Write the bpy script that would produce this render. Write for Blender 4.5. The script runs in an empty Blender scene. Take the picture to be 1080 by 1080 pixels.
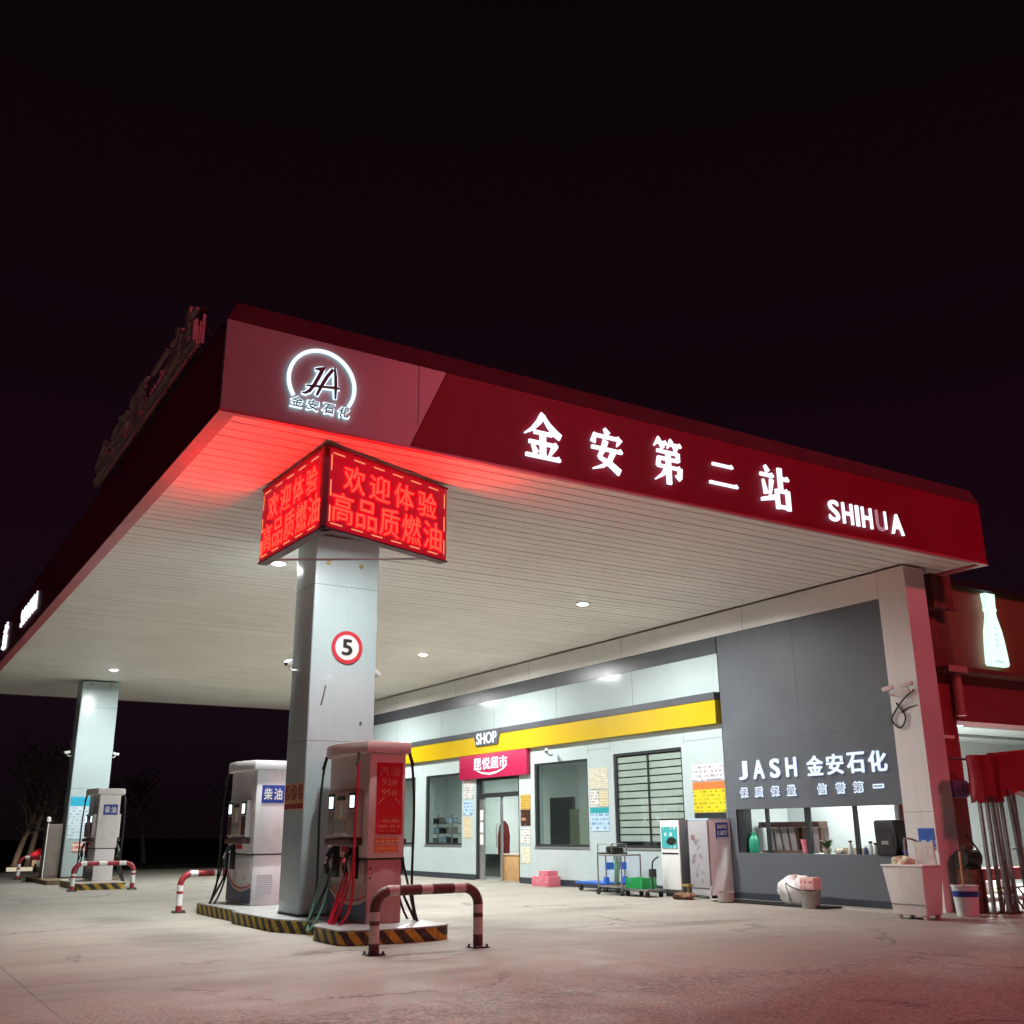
import bpy, bmesh, math, random
from mathutils import Vector, Matrix
random.seed(7)
S = bpy.context.scene
COL = S.collection
V = Vector
R = math.radians

# ------------------------------------------------------------------ materials
def nodes(name):
    m = bpy.data.materials.new(name); m.use_nodes = True
    nt = m.node_tree
    return m, nt, nt.nodes['Principled BSDF'], nt.nodes['Material Output']

def nd(nt, typ, **kw):
    n = nt.nodes.new(typ)
    for k, v in kw.items():
        if k in n.inputs: n.inputs[k].default_value = v
        else: setattr(n, k, v)
    return n

def mat(name, col, rough=.5, metal=0, var=.1, scale=4, bump=0, bscale=90, coat=0, grime=0, spec=.5):
    m, nt, b, out = nodes(name)
    L = nt.links.new
    tc = nd(nt, 'ShaderNodeTexCoord')
    nz = nd(nt, 'ShaderNodeTexNoise'); nz.inputs['Scale'].default_value = scale; nz.inputs['Detail'].default_value = 6
    nz.inputs['Roughness'].default_value = .65
    L(tc.outputs['Object'], nz.inputs['Vector'])
    rp = nd(nt, 'ShaderNodeValToRGB')
    rp.color_ramp.elements[0].position = .3; rp.color_ramp.elements[1].position = .7
    rp.color_ramp.elements[0].color = (*[max(0, c*(1-var)) for c in col], 1)
    rp.color_ramp.elements[1].color = (*[min(1, c*(1+var*.6)) for c in col], 1)
    L(nz.outputs['Fac'], rp.inputs['Fac'])
    src = rp.outputs['Color']
    if grime:
        mp = nd(nt, 'ShaderNodeMapping'); mp.inputs['Scale'].default_value = (9, 9, .7)
        L(tc.outputs['Object'], mp.inputs['Vector'])
        n2 = nd(nt, 'ShaderNodeTexNoise'); n2.inputs['Scale'].default_value = 1.6; n2.inputs['Detail'].default_value = 5
        L(mp.outputs['Vector'], n2.inputs['Vector'])
        r2 = nd(nt, 'ShaderNodeValToRGB'); r2.color_ramp.elements[0].position = .52; r2.color_ramp.elements[1].position = .78
        r2.color_ramp.elements[0].color = (0, 0, 0, 1); r2.color_ramp.elements[1].color = (grime, grime, grime, 1)
        L(n2.outputs['Fac'], r2.inputs['Fac'])
        mx = nd(nt, 'ShaderNodeMixRGB'); L(r2.outputs['Color'], mx.inputs[0]); L(src, mx.inputs[1])
        mx.inputs[2].default_value = (*[c*.45 for c in col], 1)
        src = mx.outputs[0]
    L(src, b.inputs['Base Color'])
    rr = nd(nt, 'ShaderNodeMapRange'); rr.inputs['To Min'].default_value = max(.03, rough-.08); rr.inputs['To Max'].default_value = min(1, rough+.1)
    L(nz.outputs['Fac'], rr.inputs['Value']); L(rr.outputs[0], b.inputs['Roughness'])
    b.inputs['Metallic'].default_value = metal
    b.inputs['Coat Weight'].default_value = coat; b.inputs['Coat Roughness'].default_value = .08
    b.inputs['Specular IOR Level'].default_value = spec
    if bump:
        n3 = nd(nt, 'ShaderNodeTexNoise'); n3.inputs['Scale'].default_value = bscale; n3.inputs['Detail'].default_value = 4
        L(tc.outputs['Object'], n3.inputs['Vector'])
        bp = nd(nt, 'ShaderNodeBump'); bp.inputs['Strength'].default_value = bump; bp.inputs['Distance'].default_value = .02
        L(n3.outputs['Fac'], bp.inputs['Height']); L(bp.outputs[0], b.inputs['Normal'])
    return m

def emit(name, col, s, base=.3):
    m, nt, b, out = nodes(name)
    b.inputs['Base Color'].default_value = (base, base, base, 1)
    b.inputs['Emission Color'].default_value = (*col, 1); b.inputs['Emission Strength'].default_value = s
    return m

def glassm(name, tint=(.8, .88, .86), fac=.12):
    m, nt, b, out = nodes(name)
    L = nt.links.new
    tr = nd(nt, 'ShaderNodeBsdfTransparent'); tr.inputs[0].default_value = (*tint, 1)
    gl = nd(nt, 'ShaderNodeBsdfGlossy'); gl.inputs['Roughness'].default_value = .03
    gl.inputs['Color'].default_value = (.9, .95, .95, 1)
    fr = nd(nt, 'ShaderNodeLayerWeight'); fr.inputs['Blend'].default_value = .5
    pw = nd(nt, 'ShaderNodeMath'); pw.operation = 'POWER'; pw.inputs[1].default_value = 5; L(fr.outputs['Facing'], pw.inputs[0])
    ad = nd(nt, 'ShaderNodeMath'); ad.operation = 'MULTIPLY_ADD'; ad.inputs[1].default_value = .8; ad.inputs[2].default_value = fac; L(pw.outputs[0], ad.inputs[0])
    mx = nd(nt, 'ShaderNodeMixShader'); L(ad.outputs[0], mx.inputs[0]); L(tr.outputs[0], mx.inputs[1]); L(gl.outputs[0], mx.inputs[2])
    L(mx.outputs[0], out.inputs['Surface'])
    return m

def stripes(name, period=.235):
    """worn black and yellow hazard paint, slanting along the kerb"""
    m, nt, b, out = nodes(name); L = nt.links.new
    tc = nd(nt, 'ShaderNodeTexCoord'); sp = nd(nt, 'ShaderNodeSeparateXYZ'); L(tc.outputs['Object'], sp.inputs[0])
    a = nd(nt, 'ShaderNodeMath'); a.operation = 'SUBTRACT'; L(sp.outputs[0], a.inputs[0]); L(sp.outputs[1], a.inputs[1])
    z = nd(nt, 'ShaderNodeMath'); z.operation = 'ADD'; L(a.outputs[0], z.inputs[0]); L(sp.outputs[2], z.inputs[1])
    nz = nd(nt, 'ShaderNodeTexNoise'); nz.inputs['Scale'].default_value = 22; nz.inputs['Detail'].default_value = 5
    L(tc.outputs['Object'], nz.inputs['Vector'])
    w = nd(nt, 'ShaderNodeMath'); w.operation = 'MULTIPLY_ADD'; w.inputs[1].default_value = .03; L(nz.outputs['Fac'], w.inputs[0]); L(z.outputs[0], w.inputs[2])
    d = nd(nt, 'ShaderNodeMath'); d.operation = 'DIVIDE'; d.inputs[1].default_value = period; L(w.outputs[0], d.inputs[0])
    f = nd(nt, 'ShaderNodeMath'); f.operation = 'FRACT'; L(d.outputs[0], f.inputs[0])
    g = nd(nt, 'ShaderNodeMath'); g.operation = 'GREATER_THAN'; g.inputs[1].default_value = .52; L(f.outputs[0], g.inputs[0])
    mx = nd(nt, 'ShaderNodeMixRGB'); L(g.outputs[0], mx.inputs[0]); mx.inputs[1].default_value = (.025, .022, .02, 1); mx.inputs[2].default_value = (.56, .36, .03, 1)
    r2 = nd(nt, 'ShaderNodeValToRGB'); r2.color_ramp.elements[0].position = .45; r2.color_ramp.elements[1].position = .75
    r2.color_ramp.elements[0].color = (0, 0, 0, 1); r2.color_ramp.elements[1].color = (.8, .8, .8, 1); L(nz.outputs['Fac'], r2.inputs[0])
    m2 = nd(nt, 'ShaderNodeMixRGB'); L(r2.outputs[0], m2.inputs[0]); L(mx.outputs[0], m2.inputs[1]); m2.inputs[2].default_value = (.16, .11, .06, 1)
    L(m2.outputs[0], b.inputs['Base Color']); b.inputs['Roughness'].default_value = .6
    return m

def printed(name, paper, ink, rows=14, plane='Y', dens=.5, rough=.4):
    """paper printed with rows of small illegible writing"""
    m, nt, b, out = nodes(name); L = nt.links.new
    tc = nd(nt, 'ShaderNodeTexCoord'); sp = nd(nt, 'ShaderNodeSeparateXYZ'); L(tc.outputs['Object'], sp.inputs[0])
    zz = nd(nt, 'ShaderNodeMath'); zz.operation = 'MULTIPLY'; zz.inputs[1].default_value = rows; L(sp.outputs[2], zz.inputs[0])
    fr = nd(nt, 'ShaderNodeMath'); fr.operation = 'FRACT'; L(zz.outputs[0], fr.inputs[0])
    fl = nd(nt, 'ShaderNodeMath'); fl.operation = 'FLOOR'; L(zz.outputs[0], fl.inputs[0])
    row = nd(nt, 'ShaderNodeMath'); row.operation = 'LESS_THAN'; row.inputs[1].default_value = .55; L(fr.outputs[0], row.inputs[0])
    cb = nd(nt, 'ShaderNodeCombineXYZ'); L(sp.outputs['XYZ'.index(plane)], cb.inputs[0]); L(fl.outputs[0], cb.inputs[1])
    mp = nd(nt, 'ShaderNodeMapping'); mp.inputs['Scale'].default_value = (rows*1.4, 3.7, 1); L(cb.outputs[0], mp.inputs['Vector'])
    nz = nd(nt, 'ShaderNodeTexNoise'); nz.inputs['Scale'].default_value = 1; nz.inputs['Detail'].default_value = 3; L(mp.outputs[0], nz.inputs['Vector'])
    gt = nd(nt, 'ShaderNodeMath'); gt.operation = 'GREATER_THAN'; gt.inputs[1].default_value = 1-dens; L(nz.outputs['Fac'], gt.inputs[0])
    mu = nd(nt, 'ShaderNodeMath'); mu.operation = 'MULTIPLY'; L(row.outputs[0], mu.inputs[0]); L(gt.outputs[0], mu.inputs[1])
    mu2 = nd(nt, 'ShaderNodeMath'); mu2.operation = 'MULTIPLY'; mu2.inputs[1].default_value = .75; L(mu.outputs[0], mu2.inputs[0])
    mx = nd(nt, 'ShaderNodeMixRGB'); L(mu2.outputs[0], mx.inputs[0]); mx.inputs[1].default_value = (*paper, 1); mx.inputs[2].default_value = (*ink, 1)
    L(mx.outputs[0], b.inputs['Base Color']); b.inputs['Roughness'].default_value = rough
    return m

M = {}
M['red_clad'] = mat('red_aluminium_cladding', (.30, .010, .036), .5, var=.18, scale=.8, grime=.3, spec=.25)
M['white_clad'] = mat('white_aluminium_cladding', (.44, .42, .42), .35, var=.08, scale=.8, grime=.12)
M['coping'] = mat('dull_red_coping_sheet', (.115, .032, .042), .6, var=.2, scale=2)
M['trim'] = mat('red_edge_trim', (.58, .14, .17), .35, var=.2, scale=5)
M['soffit'] = mat('soffit_strip_paint', (.95, .925, .87), .5, var=.08, scale=.5, spec=.25)
M['gap'] = mat('soffit_gap_dark', (.04, .035, .03), .9)
M['column'] = mat('column_gloss_panel', (.42, .53, .555), .24, var=.05, scale=1.2, grime=.10)
M['seam'] = mat('dark_joint', (.06, .06, .06), .8)
M['brass'] = mat('brass_cover', (.45, .33, .12), .4, metal=.6)
M['wall'] = mat('shop_white_panel', (.50, .585, .60), .13, spec=.28, var=.05, scale=1.0, grime=.12)
M['frame_white'] = mat('portal_white_panel', (.74, .72, .70), .3, var=.06, scale=1.0, grime=.14)
M['grey'] = mat('grey_composite_panel', (.128, .140, .162), .46, spec=.22, var=.12, scale=1.2)
M['grey_band'] = mat('grey_band_panel', (.085, .09, .105), .3, var=.12, scale=1.5)
M['base_dark'] = mat('dark_skirting', (.03, .04, .055), .5, var=.3)
M['yellow'] = mat('yellow_band_paint', (.62, .41, .006), .3, var=.05, scale=2)
M['frame_dark'] = mat('dark_window_frame', (.022, .025, .028), .4)
M['glass'] = glassm('window_glass', (.90, .94, .92), .06)
M['glass_clear'] = glassm('clear_glass', (.93, .97, .95), .03)
M['alu'] = mat('brushed_aluminium', (.55, .56, .56), .35, metal=.85)
M['steel'] = mat('galvanised_steel_tube', (.33, .32, .32), .4, metal=.8, var=.3, scale=12)
M['rust'] = mat('rusty_steel', (.16, .09, .06), .8, var=.5, scale=14, bump=.3)
M['room'] = mat('room_plaster', (.62, .66, .64), .8, var=.05)
M['room_white'] = mat('bright_room_plaster', (.80, .84, .83), .7, var=.05)
M['room_floor'] = mat('room_floor_tile', (.4, .4, .38), .4)
M['black'] = mat('black_plastic', (.02, .02, .022), .4, var=.3)
M['rubber'] = mat('black_rubber', (.016, .016, .017), .45)
M['red_rubber'] = mat('red_rubber_hose', (.50, .012, .03), .35)
M['green_rubber'] = mat('pale_green_rubber_hose', (.22, .52, .40), .35)
M['green_dark'] = mat('dark_green_rubber_hose', (.03, .10, .09), .4)
M['disp_white'] = mat('dispenser_white_enamel', (.74, .72, .74), .28, var=.05, grime=.15, scale=3)
M['disp_pink'] = mat('dispenser_pink_enamel', (.70, .55, .54), .3, var=.08, grime=.25, scale=3)
M['disp_red'] = mat('dispenser_faded_red_enamel', (.50, .29, .28), .35, var=.12, grime=.45, scale=3)
M['navy'] = mat('navy_graphic', (.03, .045, .13), .35, var=.2)
M['cream'] = mat('cream_panel', (.56, .47, .40), .4, var=.08)
M['maroon'] = mat('maroon_shelf', (.10, .03, .035), .45)
M['posred'] = mat('poster_red', (.55, .012, .02), .4, var=.1)
M['goldtext'] = mat('poster_gold_ink', (.62, .22, .16), .5)
M['orange_sticker'] = printed('orange_sticker_print', (.62, .14, .05), (.75, .45, .25), 26, 'X', .5)
M['blue_sign'] = mat('blue_sign_plate', (.02, .05, .32), .35)
M['white_paint'] = mat('white_paint', (.8, .8, .8), .4, var=.05)
M['red_paint'] = mat('barrier_red_paint', (.36, .03, .045), .45, var=.3, scale=9, grime=.3)
M['barwhite'] = mat('barrier_white_paint', (.68, .62, .58), .45, var=.15, scale=9, grime=.35)
M['brown_paint'] = mat('barrier_maroon_paint', (.13, .055, .05), .5, var=.4, scale=14, grime=.4)
M['cone_black'] = M['black']
M['stripe'] = stripes('hazard_stripes')
M['isl_top'] = mat('steel_island_cover', (.42, .43, .43), .4, metal=.35, var=.2, scale=5)
M['isl_conc'] = mat('worn_brown_concrete', (.22, .16, .11), .8, var=.35, scale=9, bump=.2)
M['wood'] = mat('light_wood', (.50, .30, .13), .5, var=.2, scale=7)
M['brown'] = mat('brown_wood', (.10, .05, .035), .5, var=.2)
M['maroon_sign'] = mat('crimson_sign_board', (.46, .015, .075), .35, var=.06)
M['beam_red'] = mat('neighbour_red_paint', (.27, .045, .055), .5, var=.25, scale=2, grime=.3)
M['pillar_red'] = mat('neighbour_pillar_paint', (.32, .035, .04), .55, var=.3, scale=2.5, grime=.4)
M['box_brown'] = mat('brown_sheet_duct', (.20, .07, .055), .6, var=.4, scale=5, grime=.5, bump=.15, bscale=20)
M['sign_brown'] = mat('brown_light_box_board', (.26, .12, .06), .5, var=.1, scale=2)
M['awning'] = mat('crimson_canvas', (.30, .007, .02), .6, var=.2, scale=8)
M['blue'] = mat('blue_enamel', (.02, .12, .55), .4)
M['green'] = mat('green_plastic', (.01, .33, .08), .4)
M['pinkbox'] = printed('pink_carton_print', (.66, .16, .22), (.85, .6, .6), 22, 'Y', .45)
M['bag'] = mat('white_plastic_bag', (.75, .72, .72), .35, var=.1, bump=.5, bscale=14)
M['tin'] = mat('galvanised_bucket', (.36, .35, .33), .45, metal=.5, var=.2)
M['cab_grey'] = mat('cabinet_grey_enamel', (.16, .165, .18), .35)
M['cab_light'] = mat('cabinet_silver_enamel', (.40, .385, .41), .35, var=.06)
M['flower'] = mat('cabinet_flower_ink', (.30, .13, .13), .5)
M['teal_poster'] = printed('teal_poster_print', (.06, .42, .46), (.7, .8, .8), 9, 'Y', .48)
M['skin'] = mat('brown_rag', (.20, .10, .06), .9, var=.4, bump=.5, bscale=30)
M['leaf'] = mat('houseplant_leaf', (.07, .13, .04), .5, var=.4)
M['greenglass'] = mat('green_gas_bottle', (.03, .33, .2), .35)
M['purple'] = mat('violet_grey_plastic', (.10, .08, .20), .4)
M['bark'] = mat('pale_bark', (.17, .14, .12), .85, var=.4, scale=10, bump=.4, bscale=30)
M['twig'] = mat('dry_twig', (.06, .045, .04), .9)
M['soil'] = mat('dark_scrub', (.02, .018, .015), .95)
M['roof_letters'] = mat('unlit_letter_box', (.72, .58, .58), .7, var=.2)
M['led_board'] = emit('led_board_glow', (.33, .002, .010), 1.0, .006)
M['led_text'] = emit('led_red_diodes', (52, .085, .05), 1.0, .02)
M['led_edge'] = emit('led_amber_diodes', (1.1, .30, .13), 1.0, .02)
M['letter'] = emit('white_channel_letter', (.80, .90, 1.0), 1.25)
M['letter_soft'] = emit('white_channel_letter_soft', (.62, .76, 1.0), .95)
M['letter_dim'] = emit('failing_letter', (.5, .25, .3), .55)
M['ring'] = emit('white_halo_neon', (.66, .88, 1.0), 1.25)
M['lamp_lens'] = emit('downlight_lens', (.85, .95, 1.0), 45)
M['bottle_glow'] = emit('bottle_light', (.62, .93, .80), 1.15)
M['screen'] = emit('dispenser_screen', (.75, .95, 1.0), 2.2)
M['tube_lamp'] = emit('fluorescent_tube', (.9, 1, .98), 12)
M['warm_glow'] = emit('lit_ground_glow', (1, .85, .62), .5)  # glow put in for a patch of lit ground
M['p_white'] = printed('white_notice_print', (.72, .70, .68), (.12, .12, .14), 17)
M['p_cream'] = printed('cream_notice_print', (.70, .68, .55), (.35, .33, .25), 22)
M['p_yellow'] = printed('yellow_notice_print', (.72, .60, .02), (.30, .22, .02), 15, dens=.48)
M['p_orange'] = printed('orange_notice_print', (.78, .20, .05), (.5, .1, .03), 20, dens=.4)
M['p_ylist'] = printed('pale_yellow_list_print', (.70, .62, .42), (.40, .35, .25), 20)
M['p_plaque'] = printed('golden_plaque_print', (.55, .36, .07), (.3, .17, .03), 16)
M['p_dark'] = printed('dark_plaque_print', (.05, .018, .012), (.55, .3, .2), 9, dens=.42)
M['p_blue'] = printed('blue_notice_print', (.03, .10, .42), (.6, .7, .8), 8, dens=.5)
M['p_bluewhite'] = printed('blue_white_notice_print', (.50, .66, .80), (.04, .2, .45), 12)
M['p_cyan'] = printed('cyan_notice_print', (.62, .76, .84), (.25, .42, .55), 14, 'X')
M['p_redwarn'] = printed('orange_warning_print', (.55, .24, .12), (.45, .02, .02), 30, 'Y', .5)

# ------------------------------------------------------------------ mesh builder
class MB:
    def __init__(s): s.v = []; s.f = []; s.m = []; s.mi = 0
    def add(s, vs, fs):
        o = len(s.v); s.v += [tuple(v) for v in vs]
        for f in fs: s.f.append([i+o for i in f]); s.m.append(s.mi)
        return s
    def box(s, x0, y0, z0, x1, y1, z1):
        return s.add([(x0,y0,z0),(x1,y0,z0),(x1,y1,z0),(x0,y1,z0),(x0,y0,z1),(x1,y0,z1),(x1,y1,z1),(x0,y1,z1)],
              [(0,3,2,1),(4,5,6,7),(0,1,5,4),(1,2,6,5),(2,3,7,6),(3,0,4,7)])
    def prism(s, poly, O, r, u, n, d0, d1):
        """2-D outline (a,b) in the plane O + a r + b u, extruded along n from d0 to d1"""
        O, r, u, n = V(O), V(r), V(u), V(n); k = len(poly)
        vs = [O+r*a+u*b+n*d0 for a, b in poly]+[O+r*a+u*b+n*d1 for a, b in poly]
        fs = [list(range(k))[::-1], list(range(k, 2*k))]+[(i, (i+1) % k, (i+1) % k+k, i+k) for i in range(k)]
        return s.add(vs, fs)
    def tube(s, pts, r, n=10, cap=True, mats=None):
        pts = [V(p) for p in pts]; rr = r if isinstance(r, (list, tuple)) else [r]*len(pts)
        t0 = (pts[1]-pts[0]).normalized(); a = V((0,0,1)) if abs(t0.z) < .9 else V((1,0,0))
        nx = t0.cross(a).normalized(); rings = []
        for i, p in enumerate(pts):
            t = (pts[min(i+1, len(pts)-1)]-pts[max(i-1, 0)]).normalized()
            nx = (nx-t*nx.dot(t)).normalized(); b = t.cross(nx)
            rings.append([p+(nx*math.cos(2*math.pi*k/n)+b*math.sin(2*math.pi*k/n))*rr[i] for k in range(n)])
        o = len(s.v); s.v += [tuple(q) for g in rings for q in g]
        for i in range(len(pts)-1):
            for k in range(n):
                s.f.append([o+i*n+k, o+i*n+(k+1) % n, o+(i+1)*n+(k+1) % n, o+(i+1)*n+k]); s.m.append(mats[i] if mats else s.mi)
        if cap:
            s.f.append([o+k for k in range(n)][::-1]); s.m.append(mats[0] if mats else s.mi)
            s.f.append([o+(len(pts)-1)*n+k for k in range(n)]); s.m.append(mats[-1] if mats else s.mi)
        return s
    def lathe(s, prof, c, n=20):
        c = V(c); o = len(s.v)
        for r, z in prof:
            for k in range(n): s.v.append(tuple(c+V((r*math.cos(2*math.pi*k/n), r*math.sin(2*math.pi*k/n), z))))
        for i in range(len(prof)-1):
            for k in range(n):
                s.f.append([o+i*n+k, o+i*n+(k+1) % n, o+(i+1)*n+(k+1) % n, o+(i+1)*n+k]); s.m.append(s.mi)
        s.f.append([o+k for k in range(n)][::-1]); s.m.append(s.mi)
        s.f.append([o+(len(prof)-1)*n+k for k in range(n)]); s.m.append(s.mi)
        return s
    def disc(s, O, r, u, n, rad, d0, d1, seg=28, inner=0):
        if not inner:
            return s.prism([(rad*math.cos(2*math.pi*k/seg), rad*math.sin(2*math.pi*k/seg)) for k in range(seg)], O, r, u, n, d0, d1)
        return s.arc(O, r, u, n, inner, rad, 0, 2*math.pi, d0, d1, seg, True)
    def arc(s, O, r, u, n, ri, ro, a0, a1, d0, d1, seg=28, closed=False):
        O, r, u, n = V(O), V(r), V(u), V(n); o = len(s.v); N = seg if closed else seg+1
        for k in range(N):
            a = a0+(a1-a0)*k/seg
            e = r*math.cos(a)+u*math.sin(a)
            for rad, d in ((ri, d0), (ro, d0), (ro, d1), (ri, d1)): s.v.append(tuple(O+e*rad+n*d))
        for k in range(seg):
            A = o+4*k; B = o+4*((k+1) % N)
            for q in range(4):
                s.f.append([A+q, A+(q+1) % 4, B+(q+1) % 4, B+q]); s.m.append(s.mi)
        if not closed:
            s.f.append([o, o+3, o+2, o+1]); s.m.append(s.mi); e = o+4*seg
            s.f.append([e, e+1, e+2, e+3]); s.m.append(s.mi)
        return s
    def build(s, name, mats, parent=None, bevel=0, smooth=False, seg=2):
        if not isinstance(mats, (list, tuple)): mats = [mats]
        off = V((0,0,0)); p = parent
        while p is not None: off += p.location; p = p.parent
        me = bpy.data.meshes.new(name)
        me.from_pydata([tuple(V(v)-off) for v in s.v], [], s.f)
        for m in mats: me.materials.append(m)
        for i, p in enumerate(me.polygons): p.material_index = s.m[i]
        bm = bmesh.new(); bm.from_mesh(me)
        bmesh.ops.recalc_face_normals(bm, faces=bm.faces)
        if bevel:
            bm.edges.ensure_lookup_table()
            es = [e for e in bm.edges if len(e.link_faces) == 2 and e.calc_face_angle(0) > .6]
            bmesh.ops.bevel(bm, geom=es, offset=bevel, segments=seg, affect='EDGES', profile=.6, clamp_overlap=True)
        bm.to_mesh(me); bm.free()
        if smooth or bevel:
            for p in me.polygons: p.use_smooth = True
            me.set_sharp_from_angle(angle=R(38))
        o = bpy.data.objects.new(name, me); COL.objects.link(o)
        if parent is not None: o.parent = parent
        return o

def tag(o, label=None, cat=None, group=None, kind=None):
    for k, v in (('label', label), ('category', cat), ('group', group), ('kind', kind)):
        if v: o[k] = v
    return o

def thing(name, label, cat, loc, group=None):
    o = bpy.data.objects.new(name, None); COL.objects.link(o); o.location = loc; o.empty_display_size = .2
    return tag(o, label, cat, group)

def copy_tree(o, loc=None, rz=None, label=None, parent=None):
    kids = list(o.children)
    c = o.copy(); COL.objects.link(c)
    if parent is not None: c.parent = parent
    if loc is not None: c.location = loc
    if rz is not None: c.rotation_euler = (0, 0, rz)
    if label: c['label'] = label
    for k in kids: copy_tree(k, parent=c)
    return c

def bezier(ctrl, n=14):
    """smooth curve through control points"""
    P = [V(p) for p in ctrl]; P = [P[0]*2-P[1]]+P+[P[-1]*2-P[-2]]; out = []
    for i in range(1, len(P)-2):
        for k in range(n):
            t = k/n
            out.append(.5*((2*P[i])+(P[i+1]-P[i-1])*t+(2*P[i-1]-5*P[i]+4*P[i+1]-P[i+2])*t*t+(3*P[i]-P[i-1]-3*P[i+1]+P[i+2])*t**3))
    out.append(P[-2]); return out

AX = {'front': (V((1,0,0)), V((0,0,1)), V((0,-1,0))), 'side': (V((0,-1,0)), V((0,0,1)), V((-1,0,0)))}
_fc = {}
def glyphs(body, bold=0.0):
    k = (body, bold)
    if k not in _fc:
        c = bpy.data.curves.new('lettering', 'FONT'); c.body = body; c.extrude = .5; c.offset = bold; c.resolution_u = 4
        o = bpy.data.objects.new('lettering', c); COL.objects.link(o)
        dg = bpy.context.evaluated_depsgraph_get()
        me = bpy.data.meshes.new_from_object(o.evaluated_get(dg))
        vs = [tuple(v.co) for v in me.vertices]; fs = [list(p.vertices) for p in me.polygons]
        bpy.data.objects.remove(o); bpy.data.curves.remove(c); bpy.data.meshes.remove(me)
        _fc[k] = (vs, fs)
    return _fc[k]

def write(mb, body, C, axes, w, h, depth=.006, bold=0.0, d0=0.0, shear=0):
    """lettering fitted in a w x h box centred on C, standing from d0 to d0+depth off the surface"""
    r, u, n = axes if not isinstance(axes, str) else AX[axes]
    vs, fs = glyphs(body, 0.0)
    xs = [v[0] for v in vs]; ys = [v[1] for v in vs]
    cx, cy = (min(xs)+max(xs))/2, (min(ys)+max(ys))/2
    sx, sy = w/(max(xs)-min(xs)), h/(max(ys)-min(ys)); C = V(C)
    if bold:
        bx = bold*.8; W0, H0_ = max(xs)-min(xs), max(ys)-min(ys)
        sx, sy = w/(W0+2*bx), h/(H0_+2*bx)
        shifts = [(0, 0)]+[(bx*math.cos(R(k*60+15)), bx*math.sin(R(k*60+15))) for k in range(6)]
    else: shifts = [(0, 0)]
    for i, (ox, oy) in enumerate(shifts):
        dp_ = depth+.0003*i; e0 = d0+.00015*i
        mb.add([C+r*((v[0]+ox-cx)*sx+(v[1]+oy-cy)*sy*shear)+u*((v[1]+oy-cy)*sy)+n*(e0+(v[2]+.5)*dp_) for v in vs], fs)
    return mb

def ribbon(mb, pts, ws, O, axes, sc, d0, d1):
    r, u, n = AX[axes]; P = [V((a, b)) for a, b in pts]; L_, R_ = [], []
    for i, p in enumerate(P):
        t = (P[min(i+1, len(P)-1)]-P[max(i-1, 0)]).normalized(); q = V((-t.y, t.x)); w = ws[i]/2
        L_.append(p+q*w); R_.append(p-q*w)
    poly = [(a.x*sc[0], a.y*sc[1]) for a in L_+R_[::-1]]
    mb.prism(poly, O, r, u, n, d0, d1)

# bold Song-style characters drawn stroke by stroke in a 100 x 100 box
def Hs(x0, y0, x1, y1=None, w=8): return [('h', x0, y0, x1, y0 if y1 is None else y1, w)]
def Vs(x, y0, y1, w=14): return [('s', [(x, y0), (x, y1)], [w, w])]
def Ds(pts, ws): return [('s', pts, ws)]
SONG = {
 '金': Ds([(52,99),(40,80),(22,62),(1,49)],[14,13,9,3])+Ds([(50,97),(66,77),(84,62),(99,54)],[6,11,15,14])+Hs(26,56,76)+Hs(12,33,90)+Vs(50,56,4,15)+Ds([(21,29),(32,9)],[5,14])+Ds([(82,30),(68,9)],[14,5])+Hs(3,3,97),
 '安': Ds([(44,100),(56,86)],[6,15])+Ds([(14,85),(8,62)],[6,15])+Hs(12,80,92)+Ds([(93,81),(82,63)],[13,3])+Ds([(47,71),(38,48),(25,28)],[15,13,9])+Ds([(25,29),(60,16),(88,0)],[7,14,16])+Ds([(72,50),(58,26),(38,10),(6,-1)],[14,12,9,3])+Hs(3,50,97),
 '第': Ds([(24,100),(6,80)],[11,3])+Hs(18,90,48,w=7)+Ds([(27,88),(35,77)],[6,12])+Ds([(64,100),(50,80)],[11,3])+Hs(60,90,96,w=7)+Ds([(72,88),(79,77)],[6,12])+Hs(14,70,84,w=7)+Vs(83,72,52,11)+Hs(18,54,84,w=7)+Ds([(20,56),(15,35)],[11,11])+Hs(14,36,90,w=7)+Ds([(89,38),(86,14)],[12,12])+Ds([(88,13),(73,20)],[10,3])+Vs(50,72,-3,14)+Ds([(46,36),(30,17),(5,3)],[12,9,3]),
 '二': Hs(15,80,85,w=10)+Hs(2,12,98,w=10),
 '站': Ds([(19,99),(29,84)],[6,14])+Hs(1,76,46)+Ds([(9,64),(17,30)],[5,13])+Ds([(39,67),(30,27)],[13,5])+Hs(-1,15,48,24)+Vs(69,99,46,14)+Hs(69,74,99)+Vs(55,46,-1,12)+Hs(55,43,93)+Vs(92,46,-1,13)+Hs(55,5,93),
}
def song(mb, ch, C, axes, w, h, d0, depth):
    r, u, n = AX[axes]; O = V(C)-r*w/2-u*h/2; sc = (w/100, h/100)
    for i, s in enumerate(SONG[ch]):
        e = d0+depth+i*.0006
        if s[0] == 's': ribbon(mb, s[1], s[2], O, axes, sc, d0+i*.0003, e)
        else:
            _, x0, y0, x1, y1, w_ = s
            poly = [(x0, y0-w_/2), (x1, y1-w_/2), (x1+1, y1), (x1-6, y1+w_*.95), (x1-13, y1+w_/2), (x0, y0+w_/2)]
            mb.prism([(a*sc[0], b*sc[1]) for a, b in poly], O, r, u, n, d0+i*.0003, e)

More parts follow.
